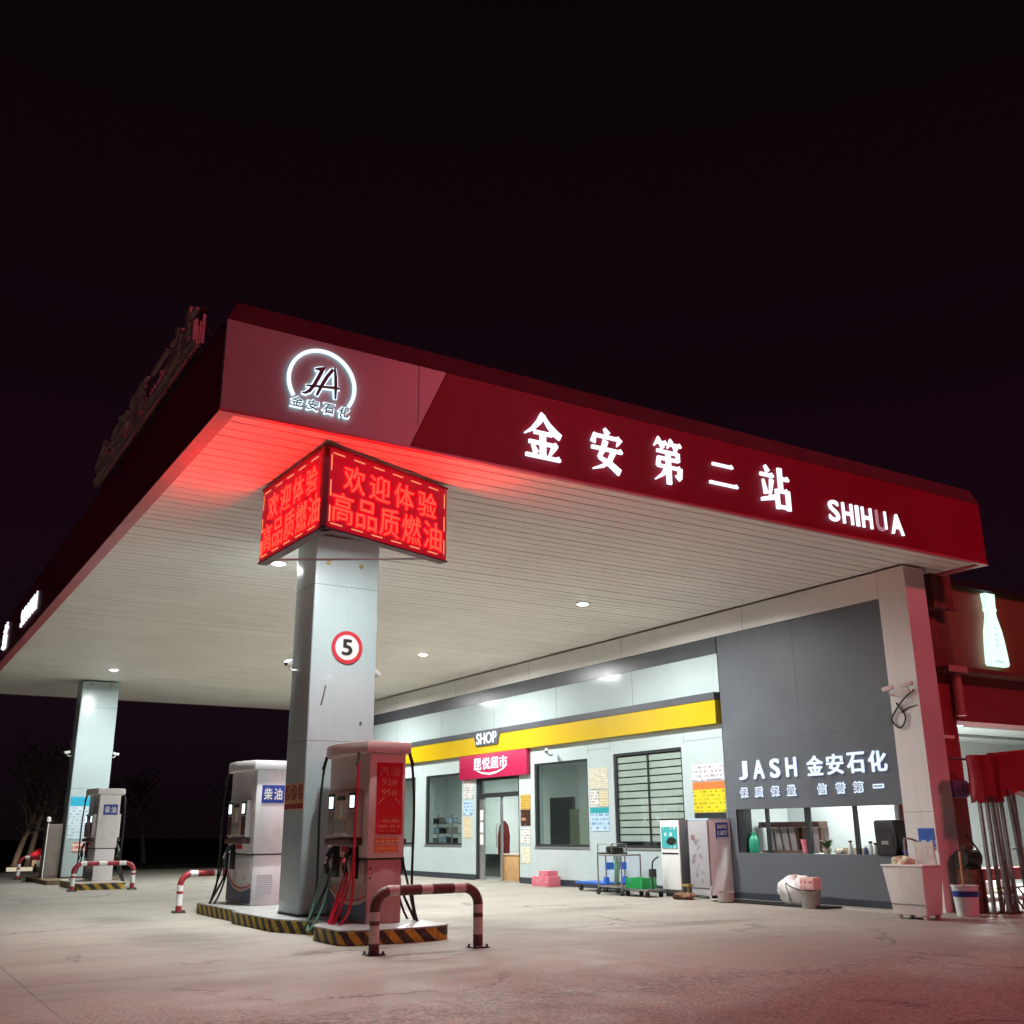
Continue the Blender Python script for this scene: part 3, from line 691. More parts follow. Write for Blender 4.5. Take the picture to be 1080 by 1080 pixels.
# ------------------------------------------------------------------ tubular barriers
def barrier(x0, x1, y, h, label, mats, r=.045, rz=0):
    xm = (x0+x1)/2
    t = thing('barrier', label, 'barrier', (xm, y, 0), 'tubular hoop barriers at the pump islands')
    cr = .16; pts = [(x0, y, .02)]
    step = .04; z = .06
    while z < h-cr: pts.append((x0, y, z)); z += step
    for k in range(9): a = R(180-90*k/8); pts.append((x0+cr+cr*math.cos(a), y, h-cr+cr*math.sin(a)))
    x = x0+cr+step
    while x < x1-cr: pts.append((x, y, h)); x += step
    for k in range(9): a = R(90-90*k/8); pts.append((x1-cr+cr*math.cos(a), y, h-cr+cr*math.sin(a)))
    z = h-cr-step
    while z > .06: pts.append((x1, y, z)); z -= step
    pts.append((x1, y, .02))
    ms = []; s = 0
    tot = sum((V(pts[i+1])-V(pts[i])).length for i in range(len(pts)-1))
    for i in range(len(pts)-1):
        d = (V(pts[i+1])-V(pts[i])).length; s += d
        q = min(s, tot-s)
        if q < .10 or .26 < q < .30: ms.append(0)
        elif q < h-cr-.02: ms.append(1)
        else: ms.append(0 if ((q-(h-cr-.02)) % .36) < .235 else 1)
    MB().tube(pts, r, 14, mats=ms).build('rail', mats, t, smooth=True)
    for xx in (x0, x1):
        b = MB().box(xx-.09, y-.075, 0, xx+.09, y+.075, .012)
        for sx in (-1, 1):
            for sy in (-1, 1): b.lathe([(.012, .012), (.012, .035)], (xx+sx*.07, y+sy*.055, 0), 8)
        b.build('base_plate', M['black'], t)
    return t
barrier(4.36, 5.49, 9.55, .565, 'maroon and white hoop barrier in front of the near pump island', [M['brown_paint'], M['barwhite']], .05)
rb = [M['red_paint'], M['white_paint']]
barrier(4.26, 5.4, 16.2, .54, 'red and white hoop barrier behind the near pump island', rb)
barrier(4.02, 5.2, 23.6, .53, 'red and white hoop barrier before the far dispenser', rb)
barrier(3.86, 5.0, 27.4+3.2, .55, 'red and white hoop barrier behind the far pillar', rb)

# ------------------------------------------------------------------ fuel dispensers
def dispenser(x, y, z, label, body, lower, kind):
    """x, y: front left corner; width .45 (X), depth 1.17 (Y), height 1.95"""
    W, D = .45, 1.17
    t = thing('fuel_dispenser', label, 'fuel dispenser', (x+W/2, y+D/2, z), 'fuel dispensers on the islands')
    MB().box(x+.02, y+.02, z, x+W-.02, y+D-.02, z+.66).build('lower_cabinet', lower, t, bevel=.012)
    MB().box(x, y, z+.68, x+W, y+D, z+1.83).build('body', body, t, bevel=.018)
    MB().box(x+.03, y+.03, z+.655, x+W-.03, y+D-.03, z+.69).build('waist_joint', M['seam'], t)
    pl = []
    for k in range(13):
        a = k/12; pl.append((x-.05-.13*math.sin(math.pi*a), y+D+.03-a*(D+.06)))
    for k in range(13):
        a = k/12; pl.append((x+W+.05+.13*math.sin(math.pi*a), y-.03+a*(D+.06)))
    MB().prism(pl, (0, 0, z), *XY, 1.815, 1.945).build('cap', body, t, bevel=.012)
    # side fittings on both long sides
    for sgn, xs in ((-1, x), (1, x+W)):
        ax = (V((0, sgn, 0)), V((0,0,1)), V((sgn, 0, 0)))     # right, up, out as seen from that side
        O = V((xs, y+D/2, z))
        def plate(name, a0, b0, a1, b1, d0, d1, mm, bev=.006, par=t):
            return MB().prism([(a0, b0), (a1, b0), (a1, b1), (a0, b1)], O, *ax, d0, d1).build(name, mm, par, bevel=bev)
        plate('display_unit', -.42, .90, .42, 1.40, 0, .07, body)
        kp = plate('keypad_panel', -.2, .93, .2, 1.37, .071, .085, M['cream'])
        plate('key_block', -.17, .95, .17, 1.09, .086, .095, M['tin'], .003, kp)
        plate('price_window', -.13, 1.31, .13, 1.355, .086, .09, M['black'], .001, kp)
        plate('card_slot', .0, 1.12, .06, 1.26, .086, .092, M['white_paint'], .002, kp)
        for a in (-.31, .31):
            plate('screen_bezel', a-.1, 1.2, a+.1, 1.385, .071, .08, M['black'])
            plate('screen', a-.06, 1.225, a+.055, 1.355, .081, .084, M['screen'], .001)
            plate('side_panel', a-.09, .93, a+.09, 1.185, .071, .078, M['maroon'] if kind != 'petrol' else M['tin'])
        plate('ledge', -.43, .815, .43, .885, .0, .10, M['maroon'] if kind != 'petrol' else M['brown'])
        plate('badge', -.12, .74, .1, .8, -.02, .012, M['posred'], .001)
        # curved navy graphic along the foot
        crv = [(-.55, .40), (-.45, .30), (-.3, .23), (-.1, .185), (.15, .17), (.4, .2), (.55, .24)]
        MB().prism([(-.55, .03)]+[(.55, .03)]+[(a, b) for a, b in crv[::-1]], O, *ax, -.018, -.012).build('navy_graphic', M['navy'], t)
        MB().prism(crv+[(a, b+.035) for a, b in crv[::-1]], O, *ax, -.018, -.010).build('white_swoosh', M['cream'], t)
        MB().prism([(a, b+.037) for a, b in crv]+[(a, b+.055) for a, b in crv[::-1]], O, *ax, -.018, -.011).build('red_swoosh', M['posred'], t)
        plate('side_cladding', -.5, .31+.10, .50, .63, -.018, -.006, M['cream'] if kind == 'petrol' else body, .002)
        # nozzles and hoses
        if kind == 'petrol': hs = [(-.27, M['green_rubber'], M['green_dark']), (.27, M['red_rubber'], M['red_rubber'])] if sgn < 0 else [(-.27, M['rubber'], M['rubber']), (.27, M['rubber'], M['rubber'])]
        else: hs = [(-.27, M['rubber'], M['rubber'])]
        for a, hm, hm2 in hs:
            def w_(p, q, o): return O+ax[0]*p+V((0,0,1))*q+ax[2]*o
            holster = plate('nozzle_holster', a-.08, .46, a+.08, .80, -.004, .03, M['black'])
            nz = MB().tube(bezier([w_(a-.02, .78, .06), w_(a-.06, .70, .09), w_(a-.07, .60, .10), w_(a-.03, .5, .09)], 6), [.022]*6+[.026]*6+[.03]*7, 8)
            nz.tube(bezier([w_(a+.03, .76, .06), w_(a+.02, .64, .12), w_(a-.05, .52, .10)], 6), .012, 6)
            nz.build('nozzle', M['black'] if kind == 'petrol' else M['green_dark'], t, smooth=True)
            MB().tube([w_(a-.06, .68, .1), w_(a-.02, .62, .13)], .022, 8).build('nozzle_grip', M['white_paint'] if hm is not M['red_rubber'] else M['red_rubber'], t)
            e = .5 if a > 0 else -.56
            top = w_(e*.92, 1.80, .085)
            MB().tube(bezier([top, w_(e*1.0, 1.62, .10), w_(e*1.02, 1.2, .12), w_(e*1.0, .75, .12), w_(e*1.0, .36, .12), w_(e*.97, .10, .17), w_(a*1.45, -.08, .31), w_(a*1.10, .06, .26), w_(a*.96, .36, .12), w_(a*.96, .53, .09)], 10), .0155, 8).build('hose', hm2, t, smooth=True)
            MB().tube(bezier([top+V((0,0,.03)), top, w_(e*.98, 1.68, .11)], 5), .02, 8).build('hose_collar', M['black'], t, smooth=True)
            MB().tube(bezier([w_(a*.86, .56, .09), w_(a*.60, .35, .13), w_(a*.62, .08, .22), w_(a*.88, -.10, .32), w_(a*1.35, .02, .26), w_(a*1.55, .42, .13), w_(a*1.35, .74, .06)], 10), .0135, 8).build('hose_loop', hm, t, smooth=True)
    return t
dp = dispenser(4.88, 10.94, .15, 'pinkish red petrol dispenser with red poster at the front of the near island', M['disp_pink'], M['disp_red'], 'petrol')
F = 'front'; yy = 10.94
MB().box(4.97, yy-.006, 1.08, 5.29, yy-.001, 1.86).build('poster', M['posred'], dp)
po = MB()
for i, ch in enumerate('汽油'): write(po, ch, (5.06+i*.14, yy-.006, 1.765), F, .105, .10, .002, .01)
write(po, '92#', (5.13, yy-.006, 1.645), F, .19, .075, .002, .0); write(po, '95#', (5.13, yy-.006, 1.53), F, .19, .075, .002, .0)
po.prism([(0,0),(.075,.065),(.075,.082),(0,.017)], (4.99, yy-.006, 1.40), *AX[F], 0, .002).prism([(0,.065),(.075,0),(.075,.017),(0,.082)], (5.195, yy-.006, 1.40), *AX[F], 0, .002)
po.build('poster_lettering', M['goldtext'], dp)
MB().box(5.0, yy-.009, 1.11, 5.26, yy-.0065, 1.27).build('poster_small_print', printed('red_small_print', (.55, .012, .02), (.62, .22, .16), 17, 'X', .55), dp)
for z0_, z1_ in ((.985, 1.055), (.885, .965)):
    MB().box(4.965, yy-.006, z0_, 5.255, yy-.001, z1_).build('orange_sticker', M['orange_sticker'], dp)
MB().box(4.955, yy+.012, .20, 5.26, yy+.017, .74).build('access_hatch', M['disp_red'], dp, bevel=.004)
MB().disc((4.93, yy+.018, .72), *AX[F], .012, 0, .006, 10).disc((4.93, yy+.018, .62), *AX[F], .012, 0, .006, 10).build('hatch_lock', M['black'], dp)
def diesel_sign(d, x0, y_, z0_, w_, h_):
    s = MB().box(x0, y_-.006, z0_, x0+w_, y_-.001, z0_+h_).build('fuel_sign', M['blue_sign'], d)
    l = MB()
    for i, ch in enumerate('柴油'): write(l, ch, (x0+w_*(.28+.44*i), y_-.006, z0_+h_/2), F, w_*.36, h_*.66, .002, .02)
    l.build('sign_lettering', M['white_paint'], s)
d2 = dispenser(4.79, 14.6, .15, 'white diesel dispenser with blue sign behind the near pillar', M['disp_white'], M['disp_white'], 'diesel')
diesel_sign(d2, 4.87, 14.6, 1.51, .33, .245)
d3 = dispenser(4.60, 24.8, .14, 'white diesel dispenser with dark blue sign on the far island', M['disp_white'], M['disp_white'], 'diesel')
diesel_sign(d3, 4.70, 24.8, 1.52, .30, .22)
MB().box(4.88, 14.615, .3, 5.1, 14.618, .55).build('vent_grille', printed('vent_louvres', (.62, .60, .62), (.35, .34, .36), 34, 'X', .9), d2)

# grey cabinet and post beside the far pillar
t = thing('metal_cabinet', 'tall grey metal cabinet standing left of the far pillar', 'cabinet', (4.32, 28.6, 0))
cbm = mat('dull_grey_brown_enamel', (.20, .175, .155), .5, var=.2, grime=.3)
MB().box(4.12, 28.3, .1, 4.46, 28.9, 1.36).build('carcass', cbm, t, bevel=.01)
MB().box(4.16, 28.29, .16, 4.42, 28.298, 1.3).build('door', cbm, t)
MB().tube([(4.1, 28.2, 0), (4.1, 28.2, 1.4)], .013, 8).lathe([(.02, 1.4), (.05, 1.42), (.05, 1.5), (.02, 1.53)], (4.1, 28.2, 0), 10).build('post', M['white_paint'], t)

# ------------------------------------------------------------------ shop building
WX = 12.85
sb = thing('shop_building', 'single storey white shop with yellow band, windows and grey counter end under the canopy', 'shop building', (WX, 20, 0))
def grid_wall(mb, X0, X1, Y0, Y1, Z0, Z1, holes):
    ys = sorted({Y0, Y1, *[h[0] for h in holes], *[h[1] for h in holes]})
    for a, b in zip(ys, ys[1:]):
        m_ = (a+b)/2; hs = sorted([(h[2], h[3]) for h in holes if h[0] < m_ < h[1]]); z = Z0
        for h0, h1 in hs:
            if h0 > z: mb.box(X0, a, z, X1, b, h0)
            z = h1
        if z < Z1: mb.box(X0, a, z, X1, b, Z1)
holes = [(25.75, 27.8, .79, 2.52), (23.17, 25.15, .79, 2.52), (20.48, 22.48, 0, 2.34), (17.8, 19.84, .78, 2.54), (14.83, 16.92, .78, 2.57)]
m = MB(); grid_wall(m, WX, WX+.24, 13.72, 32.0, .13, 2.9, [(a, b, max(c, .13), d) for a, b, c, d in holes]); m.build('wall', M['wall'], sb)
m = MB()
for a, b in ((13.72, 20.48), (22.48, 32.0)): m.box(WX-.006, a, 0, WX+.24, b, .128)
m.build('skirting', M['base_dark'], sb)
MB().box(WX, 13.72, 3.452, WX+.24, 32, 4.148).build('upper_wall', M['wall'], sb)
m = MB()
for yy_ in (16.2, 18.9, 21.6, 24.3, 27): m.box(WX-.0015, yy_, 3.46, WX+.01, yy_+.007, 4.14)
for yy_ in (14.75, 17.0, 17.77, 19.95, 23.1, 25.3): m.box(WX-.0015, yy_, 2.62, WX+.01, yy_+.005, 2.89)
m.box(WX-.0015, 17.0, 2.70, WX+.01, 17.77, 2.705).box(WX-.0015, 13.74, 2.66, WX+.01, 14.74, 2.665)
m.build('panel_joint', M['seam'], sb)
MB().box(WX-.012, 13.72, 4.15, WX+.24, 32, 4.452).build('grey_band', M['grey_band'], sb)
MB().box(WX-.02, 10.072, 4.454, WX+.24, 32, H0-.035).build('portal_beam', M['frame_white'], sb)
MB().box(WX-.02, 9.57, 0, WX+.44, 10.07, H0-.035).build('portal_column', M['frame_white'], sb)
m = MB()
for yy_ in (13.0, 16.5, 20, 23.5, 27): m.box(WX-.0215, yy_, 4.47, WX, yy_+.006, H0-.05)
m.box(WX-.0215, 9.59, 1.32, WX, 10.06, 1.325).build('portal_joint', M['seam'], sb)
yb = MB().box(WX-.11, 13.735, 2.902, WX+.24, 32, 3.318).build('yellow_band', M['yellow'], sb)
MB().box(WX-.125, 13.735, 3.32, WX+.24, 32, 3.45).build('grey_strip', M['grey_band'], sb)
MB().prism([(-.66, .39), (.64, .39), (.50, .02), (-.52, .02)], (WX-.11, 21.72, 3.06), *AX['side'], .002, .03).build('shop_tab', M['grey_band'], sb)
write(MB(), 'SHOP', (WX-.141, 21.72, 3.255), 'side', .95, .27, .012, .02).build('shop_lettering', M['letter_soft'], sb)
# grey counter end with the serving window
m = MB(); grid_wall(m, WX-.004, WX+.2, 10.072, 13.70, .1, 4.45, [(10.085, 13.5, .731, 1.43)]); m.build('grey_panel', M['grey'], sb)
MB().box(WX-.012, 10.072, 0, WX+.2, 13.70, .098).build('skirting', M['base_dark'], sb)
m = MB(); m.box(WX-.0055, 11.9, 2.9, WX, 11.904, 4.44).box(WX-.0055, 10.08, 2.55, WX, 13.69, 2.554).build('panel_joint', M['seam'], sb)
for yy_, w_ in ((12.84, .028), (11.96, .05), (11.01, .032)): MB().box(WX+.04, yy_-w_, .732, WX+.09, yy_+w_, 1.428).build('window_post', M['frame_dark'], sb)
MB().box(WX+.02, 13.34, .732, WX+.19, 13.498, 1.428).build('window_jamb', M['frame_dark'], sb)
MB().box(WX+.0, 10.09, .70, WX+.5, 13.49, .7285).build('counter_top', M['room_white'], sb)
# windows
def window(y0, y1, z0, z1, frame_w=.05, n=0):
    f_ = MB().box(WX+.02, y0, z0, WX+.08, y0+frame_w, z1).box(WX+.02, y1-frame_w*1.6, z0, WX+.08, y1, z1)
    f_.box(WX+.02, y0+frame_w, z1-frame_w, WX+.08, y1-frame_w*1.6, z1).box(WX+.02, y0+frame_w, z0, WX+.08, y1-frame_w*1.6, z0+frame_w)
    if n: f_.box(WX+.03, (y0+y1)/2-.02, z0+frame_w, WX+.07, (y0+y1)/2+.02, z1-frame_w)
    fo = f_.build('window', M['frame_dark'], sb)
    MB().box(WX+.045, y0+frame_w, z0+frame_w, WX+.05, y1-frame_w*1.6, z1-frame_w).build('pane', M['glass'], fo)
    MB().box(WX-.02, y0-.01, z0-.03, WX+.02, y1+.01, z0-.001).build('sill', M['alu'], fo)
    return fo
for h in (holes[0], holes[1], holes[3]): window(*h)
w3 = window(*holes[4], n=1)
sh = MB()
z = .9
while z < 2.45: sh.box(WX+.056, 14.88, z, WX+.072, 16.84, z+.110); z += .135
sh.build('shutter_slats', mat('pale_shutter_slat', (.66, .69, .67), .5), w3)
MB().box(WX+.12, 14.86, .82, WX+.13, 16.86, 2.53).build('shutter_back', M['frame_dark'], w3)
# shop door: dark frame, transom, fixed glass leaf and open leaf
df = MB().box(WX+.02, 22.38, 0, WX+.12, 22.478, 2.335).box(WX+.02, 20.485, 0, WX+.12, 20.55, 2.335).box(WX+.02, 20.55, 1.88, WX+.12, 22.38, 1.98).box(WX+.02, 20.55, 2.27, WX+.12, 22.38, 2.335)
door = df.build('door', M['frame_dark'], sb)
MB().box(WX+.06, 20.55, 1.98, WX+.066, 22.38, 2.27).build('transom_pane', M['glass'], door)
lf = MB()
for a, b in ((22.16, 22.38), (21.33, 21.40)): lf.box(WX+.05, a, .02, WX+.09, b, 1.88)
lf.build('leaf_stile', M['alu'], door)
MB().box(WX+.065, 21.40, .05, WX+.07, 22.16, 1.86).build('glass_leaf', M['glass_clear'], door)
MB().tube([(WX-.0, 21.45, .75), (WX-.03, 21.45, .78), (WX-.03, 21.45, 1.25), (WX-.0, 21.45, 1.28)], .016, 8).build('door_handle', M['alu'], door)
m = MB()
for z0_, z1_ in ((1.36, 1.6), (1.08, 1.32), (.8, 1.04)): m.box(WX+.044, 22.19, z0_, WX+.049, 22.34, z1_)
m.build('door_notice', M['white_paint'], door)
# interior shell
inn = MB().box(17.0, 16.1, 0, 17.1, 32, 2.9).box(WX+.24, 31.9, 0, 17, 32, 2.9).box(WX+.24, 13.72, 0, 14.2, 13.82, 2.9).box(14.1, 13.83, 0, 14.18, 16.1, 2.9).box(14.18, 16.02, 0, 17.1, 16.1, 2.9)
inn.build('inner_wall', M['room'], sb)
MB().box(WX+.24, 13.83, 2.88, 16.99, 31.9, 2.899).build('inner_ceiling', M['room'], sb)
MB().box(WX+.0, 16.12, .004, 16.99, 31.9, .02).build('inner_floor', M['room_floor'], sb)
MB().box(14.7, 17.2, .02, 14.76, 17.72, 2.6).build('partition', M['room'], sb)
MB().box(WX+.24, 13.55, 0, 14.12, 13.65, 2.45).box(14.12, 10.62, 0, 14.2, 13.65, 2.45).box(WX+.45, 10.52, 0, 14.12, 10.6, 2.45).build('kiosk_wall', M['room_white'], sb)
MB().box(WX+.2, 9.99, 2.4, 14.12, 13.54, 2.448).build('kiosk_ceiling', M['room_white'], sb)
MB().box(WX-.02, 9.571, H0-.033, 13.4, 32, H0-.03).build('roof_edge', M['seam'], sb)
MB().box(WX+.245, 13.75, 2.905, 17.2, 32.1, 3.1).build('roof', M['soil'], sb)

def lamp(name, loc, size, energy, col, rot=(0,0,0), sy=None):
    ld = bpy.data.lights.new(name, 'AREA'); ld.energy = energy; ld.color = col; ld.size = size
    if sy: ld.shape = 'RECTANGLE'; ld.size_y = sy
    o = bpy.data.objects.new(name, ld); COL.objects.link(o); o.location = loc; o.rotation_euler = rot; return o
def tube_light(x, y, z, ln, label, energy, axis='Y'):
    t = thing('tube_light', label, 'tube light', (x, y, z))
    d = V((0, 1, 0)) if axis == 'Y' else V((1, 0, 0)); c = V((x, y, z))
    MB().tube([c-d*ln/2, c+d*ln/2], .02, 8).build('lamp_tube', M['tube_lamp'], t)
    MB().prism([(-.04, .02), (.04, .02), (.03, .06), (-.03, .06)], c, d.cross(V((0,0,1))), V((0,0,1)), d, -ln/2, ln/2).build('fitting', M['white_paint'], t)
    l = lamp('tube_lamp', (x, y, z-.05), .1, energy, (.92, 1, .97), sy=ln); l.parent = t; l.location = (0, 0, -.05)
tube_light(15.0, 22.0, 2.75, 1.2, 'ceiling tube light inside the shop by the door', 30)
tube_light(15.0, 18.6, 2.75, 1.2, 'ceiling tube light inside the shop behind the second window', 40)
tube_light(15.0, 28.0, 2.75, 1.2, 'ceiling tube light inside the far end of the shop', 105)
tube_light(13.5, 11.8, 2.3, 1.2, 'tube light above the serving counter', 46)

# crimson shop sign over the door
rs_ = thing('shop_sign', 'crimson shop name board with white characters over the shop door', 'shop sign', (WX, 21.57, 2.6))
MB().box(WX-.10, 20.0, 2.33, WX-.002, 23.14, 2.9).build('sign_board', M['maroon_sign'], rs_, bevel=.006)
m = MB()
for i, ch in enumerate('昆悦超市'): write(m, ch, (WX-.10, 22.2-i*.40, 2.665), 'side', .36, .28, .01, .02, .002)
m.build('sign_lettering', M['letter_soft'], rs_)
ar = MB(); pts = [(-.72, .06), (-.45, -.01), (-.1, -.045), (.25, -.02), (.55, .05), (.72, .12)]
ribbon(ar, pts, [.02, .04, .05, .05, .035, .012], V((WX-.10, 21.55, 2.46)), 'side', (1, 1), .002, .01); ar.build('smile_stroke', M['white_paint'], rs_)

# lit wall lettering on the grey panel
wl = thing('wall_lettering', 'white lit letters JASH with Chinese characters in two rows on the grey panel', 'sign', (WX, 11.8, 2.0))
for ch, yy_, ww in [('J', 13.24, .20), ('A', 12.87, .255), ('S', 12.5, .22), ('H', 12.14, .23)]:
    write(MB(), ch, (WX-.004, yy_, 2.065-.0), 'side', ww, .31, .02, .03, .008).build('sign_letter', M['letter_soft'], wl)
for i, ch in enumerate('金安石化'):
    write(MB(), ch, (WX-.004, 11.64-i*.405, 2.06), 'side', .335, .31, .02, .026, .008).build('sign_letter', M['letter_soft'], wl)
for ch, yy_ in list(zip('保质保量', (13.26, 12.91, 12.54, 12.18)))+list(zip('信誉第一', (11.54, 11.17, 10.83, 10.46))):
    hh = .165 if ch != '一' else .055
    write(MB(), ch, (WX-.004, yy_, 1.70), 'side', .20, hh+.01, .012, .055, .008).build('character_halo', M['letter_soft'], wl)
    write(MB(), ch, (WX-.004, yy_, 1.70), 'side', .165, hh-.03 if ch != '一' else .02, .004, .0, .022).build('character', M['cab_grey'], wl)

# paper and board notices on the shop wall
def notice(y0, y1, z0, z1, m_, label, cat='notice', X=WX, th=.008, name='wall_notice'):
    return tag(MB().box(X-th, y1, z0, X-.002, y0, z1).build(name, m_), label, cat)
notice(23.07, 22.6, 1.88, 2.31, M['p_white'], 'white paper notice high on the strip left of the shop door')
notice(23.07, 22.62, 1.49, 1.84, M['p_bluewhite'], 'blue and white sign halfway up, left of the shop door', 'sign')
notice(23.07, 22.66, .96, 1.44, M['p_ylist'], 'pale yellow list below the blue and white sign by the door')
notice(20.42, 20.0, 1.57, 1.89, M['p_plaque'], 'golden plaque to the right of the shop door', 'plaque')
notice(20.42, 20.01, 1.22, 1.565, M['p_dark'], 'dark brown plaque under the golden one by the door', 'plaque')
notice(20.42, 20.02, .84, 1.18, M['p_white'], 'white printed sheet under the dark brown plaque')
notice(20.42, 20.02, .42, .77, M['p_cream'], 'lowest pale sheet right of the shop door')
notice(17.73, 17.1, 1.91, 2.33, M['p_cream'], 'cream notice board high between the two right windows')
notice(17.73, 17.43, 1.57, 1.88, M['p_white'], 'grey lettered white sheet, left of the pair under the cream board')
notice(17.40, 17.11, 1.57, 1.88, M['p_ylist'], 'pale yellow sheet, right of the pair under the cream board')
tn = thing('wall_notice', 'white notice with teal heading low between the two right windows', 'notice', (WX, 17.43, 1.3))
MB().box(WX-.008, 17.11, 1.09, WX-.002, 17.74, 1.44).build('sheet', M['p_bluewhite'], tn); MB().box(WX-.009, 17.11, 1.442, WX-.002, 17.74, 1.55).build('heading', mat('teal_heading', (.03, .36, .40), .4), tn)
notice(14.57, 13.74, 1.94, 2.24, printed('white_board_print', (.72, .70, .74), (.25, .2, .28), 13, 'Y', .5), 'white notice board above the orange and yellow board')
yn = thing('wall_notice', 'yellow notice board with an orange strip across its top', 'notice', (WX, 14.1, 1.6))
MB().box(WX-.01, 13.735, 1.395, WX-.002, 14.56, 1.79).build('sheet', M['p_yellow'], yn); MB().box(WX-.012, 13.735, 1.792, WX-.002, 14.56, 1.92).build('heading', M['p_orange'], yn)
MB().box(WX-.012, 13.735, 1.28, WX-.002, 14.55, 1.385).build('lower_strip', M['frame_dark'], yn)
notice(9.86, 9.60, .85, 1.10, M['p_blue'], 'blue and white notice at the foot of the pale portal column', X=WX-.02)

# ------------------------------------------------------------------ things standing along the wall
t = thing('kiosk_cabinet', 'white self-service cabinet with teal poster and grey side', 'cabinet', (12.5, 14.55, 0))
MB().box(12.28, 14.33, .06, 12.74, 14.83, 1.27).build('carcass', M['cab_grey'], t, bevel=.01)
MB().box(12.255, 14.335, .12, 12.278, 14.825, 1.265).build('front_panel', M['white_paint'], t, bevel=.004)
ps = MB().box(12.245, 14.37, .80, 12.254, 14.79, 1.16).build('poster', M['teal_poster'], t)
MB().prism([(-.12, .0), (-.06, .07), (.06, .09), (.15, .05), (.17, .0), (.05, -.05), (-.05, -.04)], (12.245, 14.55, .9), *AX['side'], .001, .003).build('car_picture', M['black'], ps)
MB().box(12.25, 14.36, .70, 12.256, 14.8, .725).build('slot', M['frame_dark'], t)
m = MB()
for z in (.98, 1.04, 1.1): m.disc((12.42, 14.33, z), *AX['front'], .015, 0, .006, 10)
m.build('button', M['black'], t)
MB().box(12.3, 14.36, 0, 12.7, 14.8, .058).build('plinth', M['black'], t)
t = thing('refrigerator', 'silver refrigerator printed with small flowers beside the white cabinet', 'refrigerator', (12.5, 13.92, 0))
MB().box(12.36, 13.665, .06, 12.84, 14.17, 1.262).build('carcass', M['white_paint'], t, bevel=.008)
MB().box(12.315, 13.67, .17, 12.357, 14.155, 1.255).build('door', M['cab_light'], t, bevel=.01)
MB().box(12.33, 13.68, .05, 12.355, 14.15, .16).build('kick_panel', M['cab_light'], t)
MB().box(12.35, 13.66, 1.264, 12.845, 14.175, 1.29).build('top', mat('pale_blue_laminate', (.45, .62, .74), .4), t)
for xx_ in (12.42, 12.78): MB().box(xx_-.02, 13.7, 0, xx_+.02, 13.74, .058).build('foot', M['black'], t)
fl = MB(); rg = random.Random(3)
for k in range(34):
    yy_, zz_ = rg.uniform(13.76, 14.08), rg.uniform(.25, .98)
    if abs((yy_-13.76)/.32-(zz_-.25)/.75) < .55:
        for q_ in range(5):
            a = q_*1.257; fl.disc((12.3148, yy_+.022*math.cos(a), zz_+.022*math.sin(a)), *AX['side'], .010, .0003+q_*.0002, .0016+q_*.0002, 6)
fl.build('flower_print', mat('grey_flower_ink', (.24, .21, .23), .5), t)
fl = MB()
for q_ in range(7):
    a = q_*.9; fl.disc((12.3148, 14.04+.03*math.cos(a), .98+.03*math.sin(a)), *AX['side'], .022, .0003+q_*.0002, .002+q_*.0002, 8)
fl.build('red_flower', M['flower'], t)
bs = thing('phone_sign', 'blue sign with white figures on the white side of the refrigerator', 'sign', (12.65, 13.66, 1.1))
MB().box(12.50, 13.655, .95, 12.78, 13.663, 1.22).build('plate', M['blue_sign'], bs)
m = MB(); write(m, '51877', (12.64, 13.655, 1.05), 'front', .23, .075, .002, .02, .0005)
write(m, '加油电话', (12.64, 13.655, 1.155), 'front', .22, .07, .002, .02, .0005); m.build('sign_lettering', M['white_paint'], bs)
MB().box(12.51, 13.653, .955, 12.77, 13.6545, .98).build('white_strip', M['white_paint'], bs)

# cloth bundle and small tap at the refrigerator's foot
def lump(mb, c, rx, ry, rz, seed, n=26, amp=.18):
    g_ = random.Random(seed); ph = [g_.uniform(0, 6.28) for _ in range(8)]; o = len(mb.v); rows = 14; n = max(n, 26)
    for i in range(rows+1):
        th = math.pi*i/rows
        for k in range(n):
            a = 2*math.pi*k/n
            f_ = 1+amp*(math.sin(3*a+ph[0])*math.sin(2*th+ph[1])+.6*math.sin(5*a+ph[2]+3*th)+.4*math.sin(4*th+ph[3])+.35*abs(math.sin(7*a+ph[4]+2.5*th))*math.sin(th)-.3*abs(math.sin(4*a-5*th+ph[5])))
            f_ *= 1+g_.uniform(-.035, .035)*(0 < i < rows)
            mb.v.append((c[0]+rx*f_*math.sin(th)*math.cos(a), c[1]+ry*f_*math.sin(th)*math.sin(a), max(c[2]+rz*f_*math.cos(th), .004)))
    for i in range(rows):
        for k in range(n):
            mb.f.append([o+i*n+k, o+i*n+(k+1) % n, o+(i+1)*n+(k+1) % n, o+(i+1)*n+k]); mb.m.append(mb.mi)
    return mb
tag(lump(MB(), (11.98, 13.95, .05), .16, .22, .06, 3).build('cloth_bundle', M['skin'], smooth=True), 'crumpled brown cloth on the ground before the refrigerator', 'cloth')
t = thing('garden_tap', 'small brass standpipe tap rising from the brown cloth', 'tap', (12.05, 13.92, 0))
MB().tube([(12.05, 13.92, .08), (12.05, 13.92, .22)], .022, 8).build('pipe', M['brass'], t); MB().box(11.97, 13.84, .2, 12.1, 14.0, .24).build('head', M['brass'], t, bevel=.01)
t = thing('metal_pot', 'pinkish metal pot with a hose at the left end of the drain grate', 'pot', (11.98, 12.95, 0))
MB().lathe([(.10, 0), (.13, .02), (.135, .15), (.145, .16), (.12, .16), (.11, .05)], (11.98, 12.95, 0)).build('bowl', mat('pinkish_metal', (.42, .34, .33), .4, metal=.3), t, smooth=True)
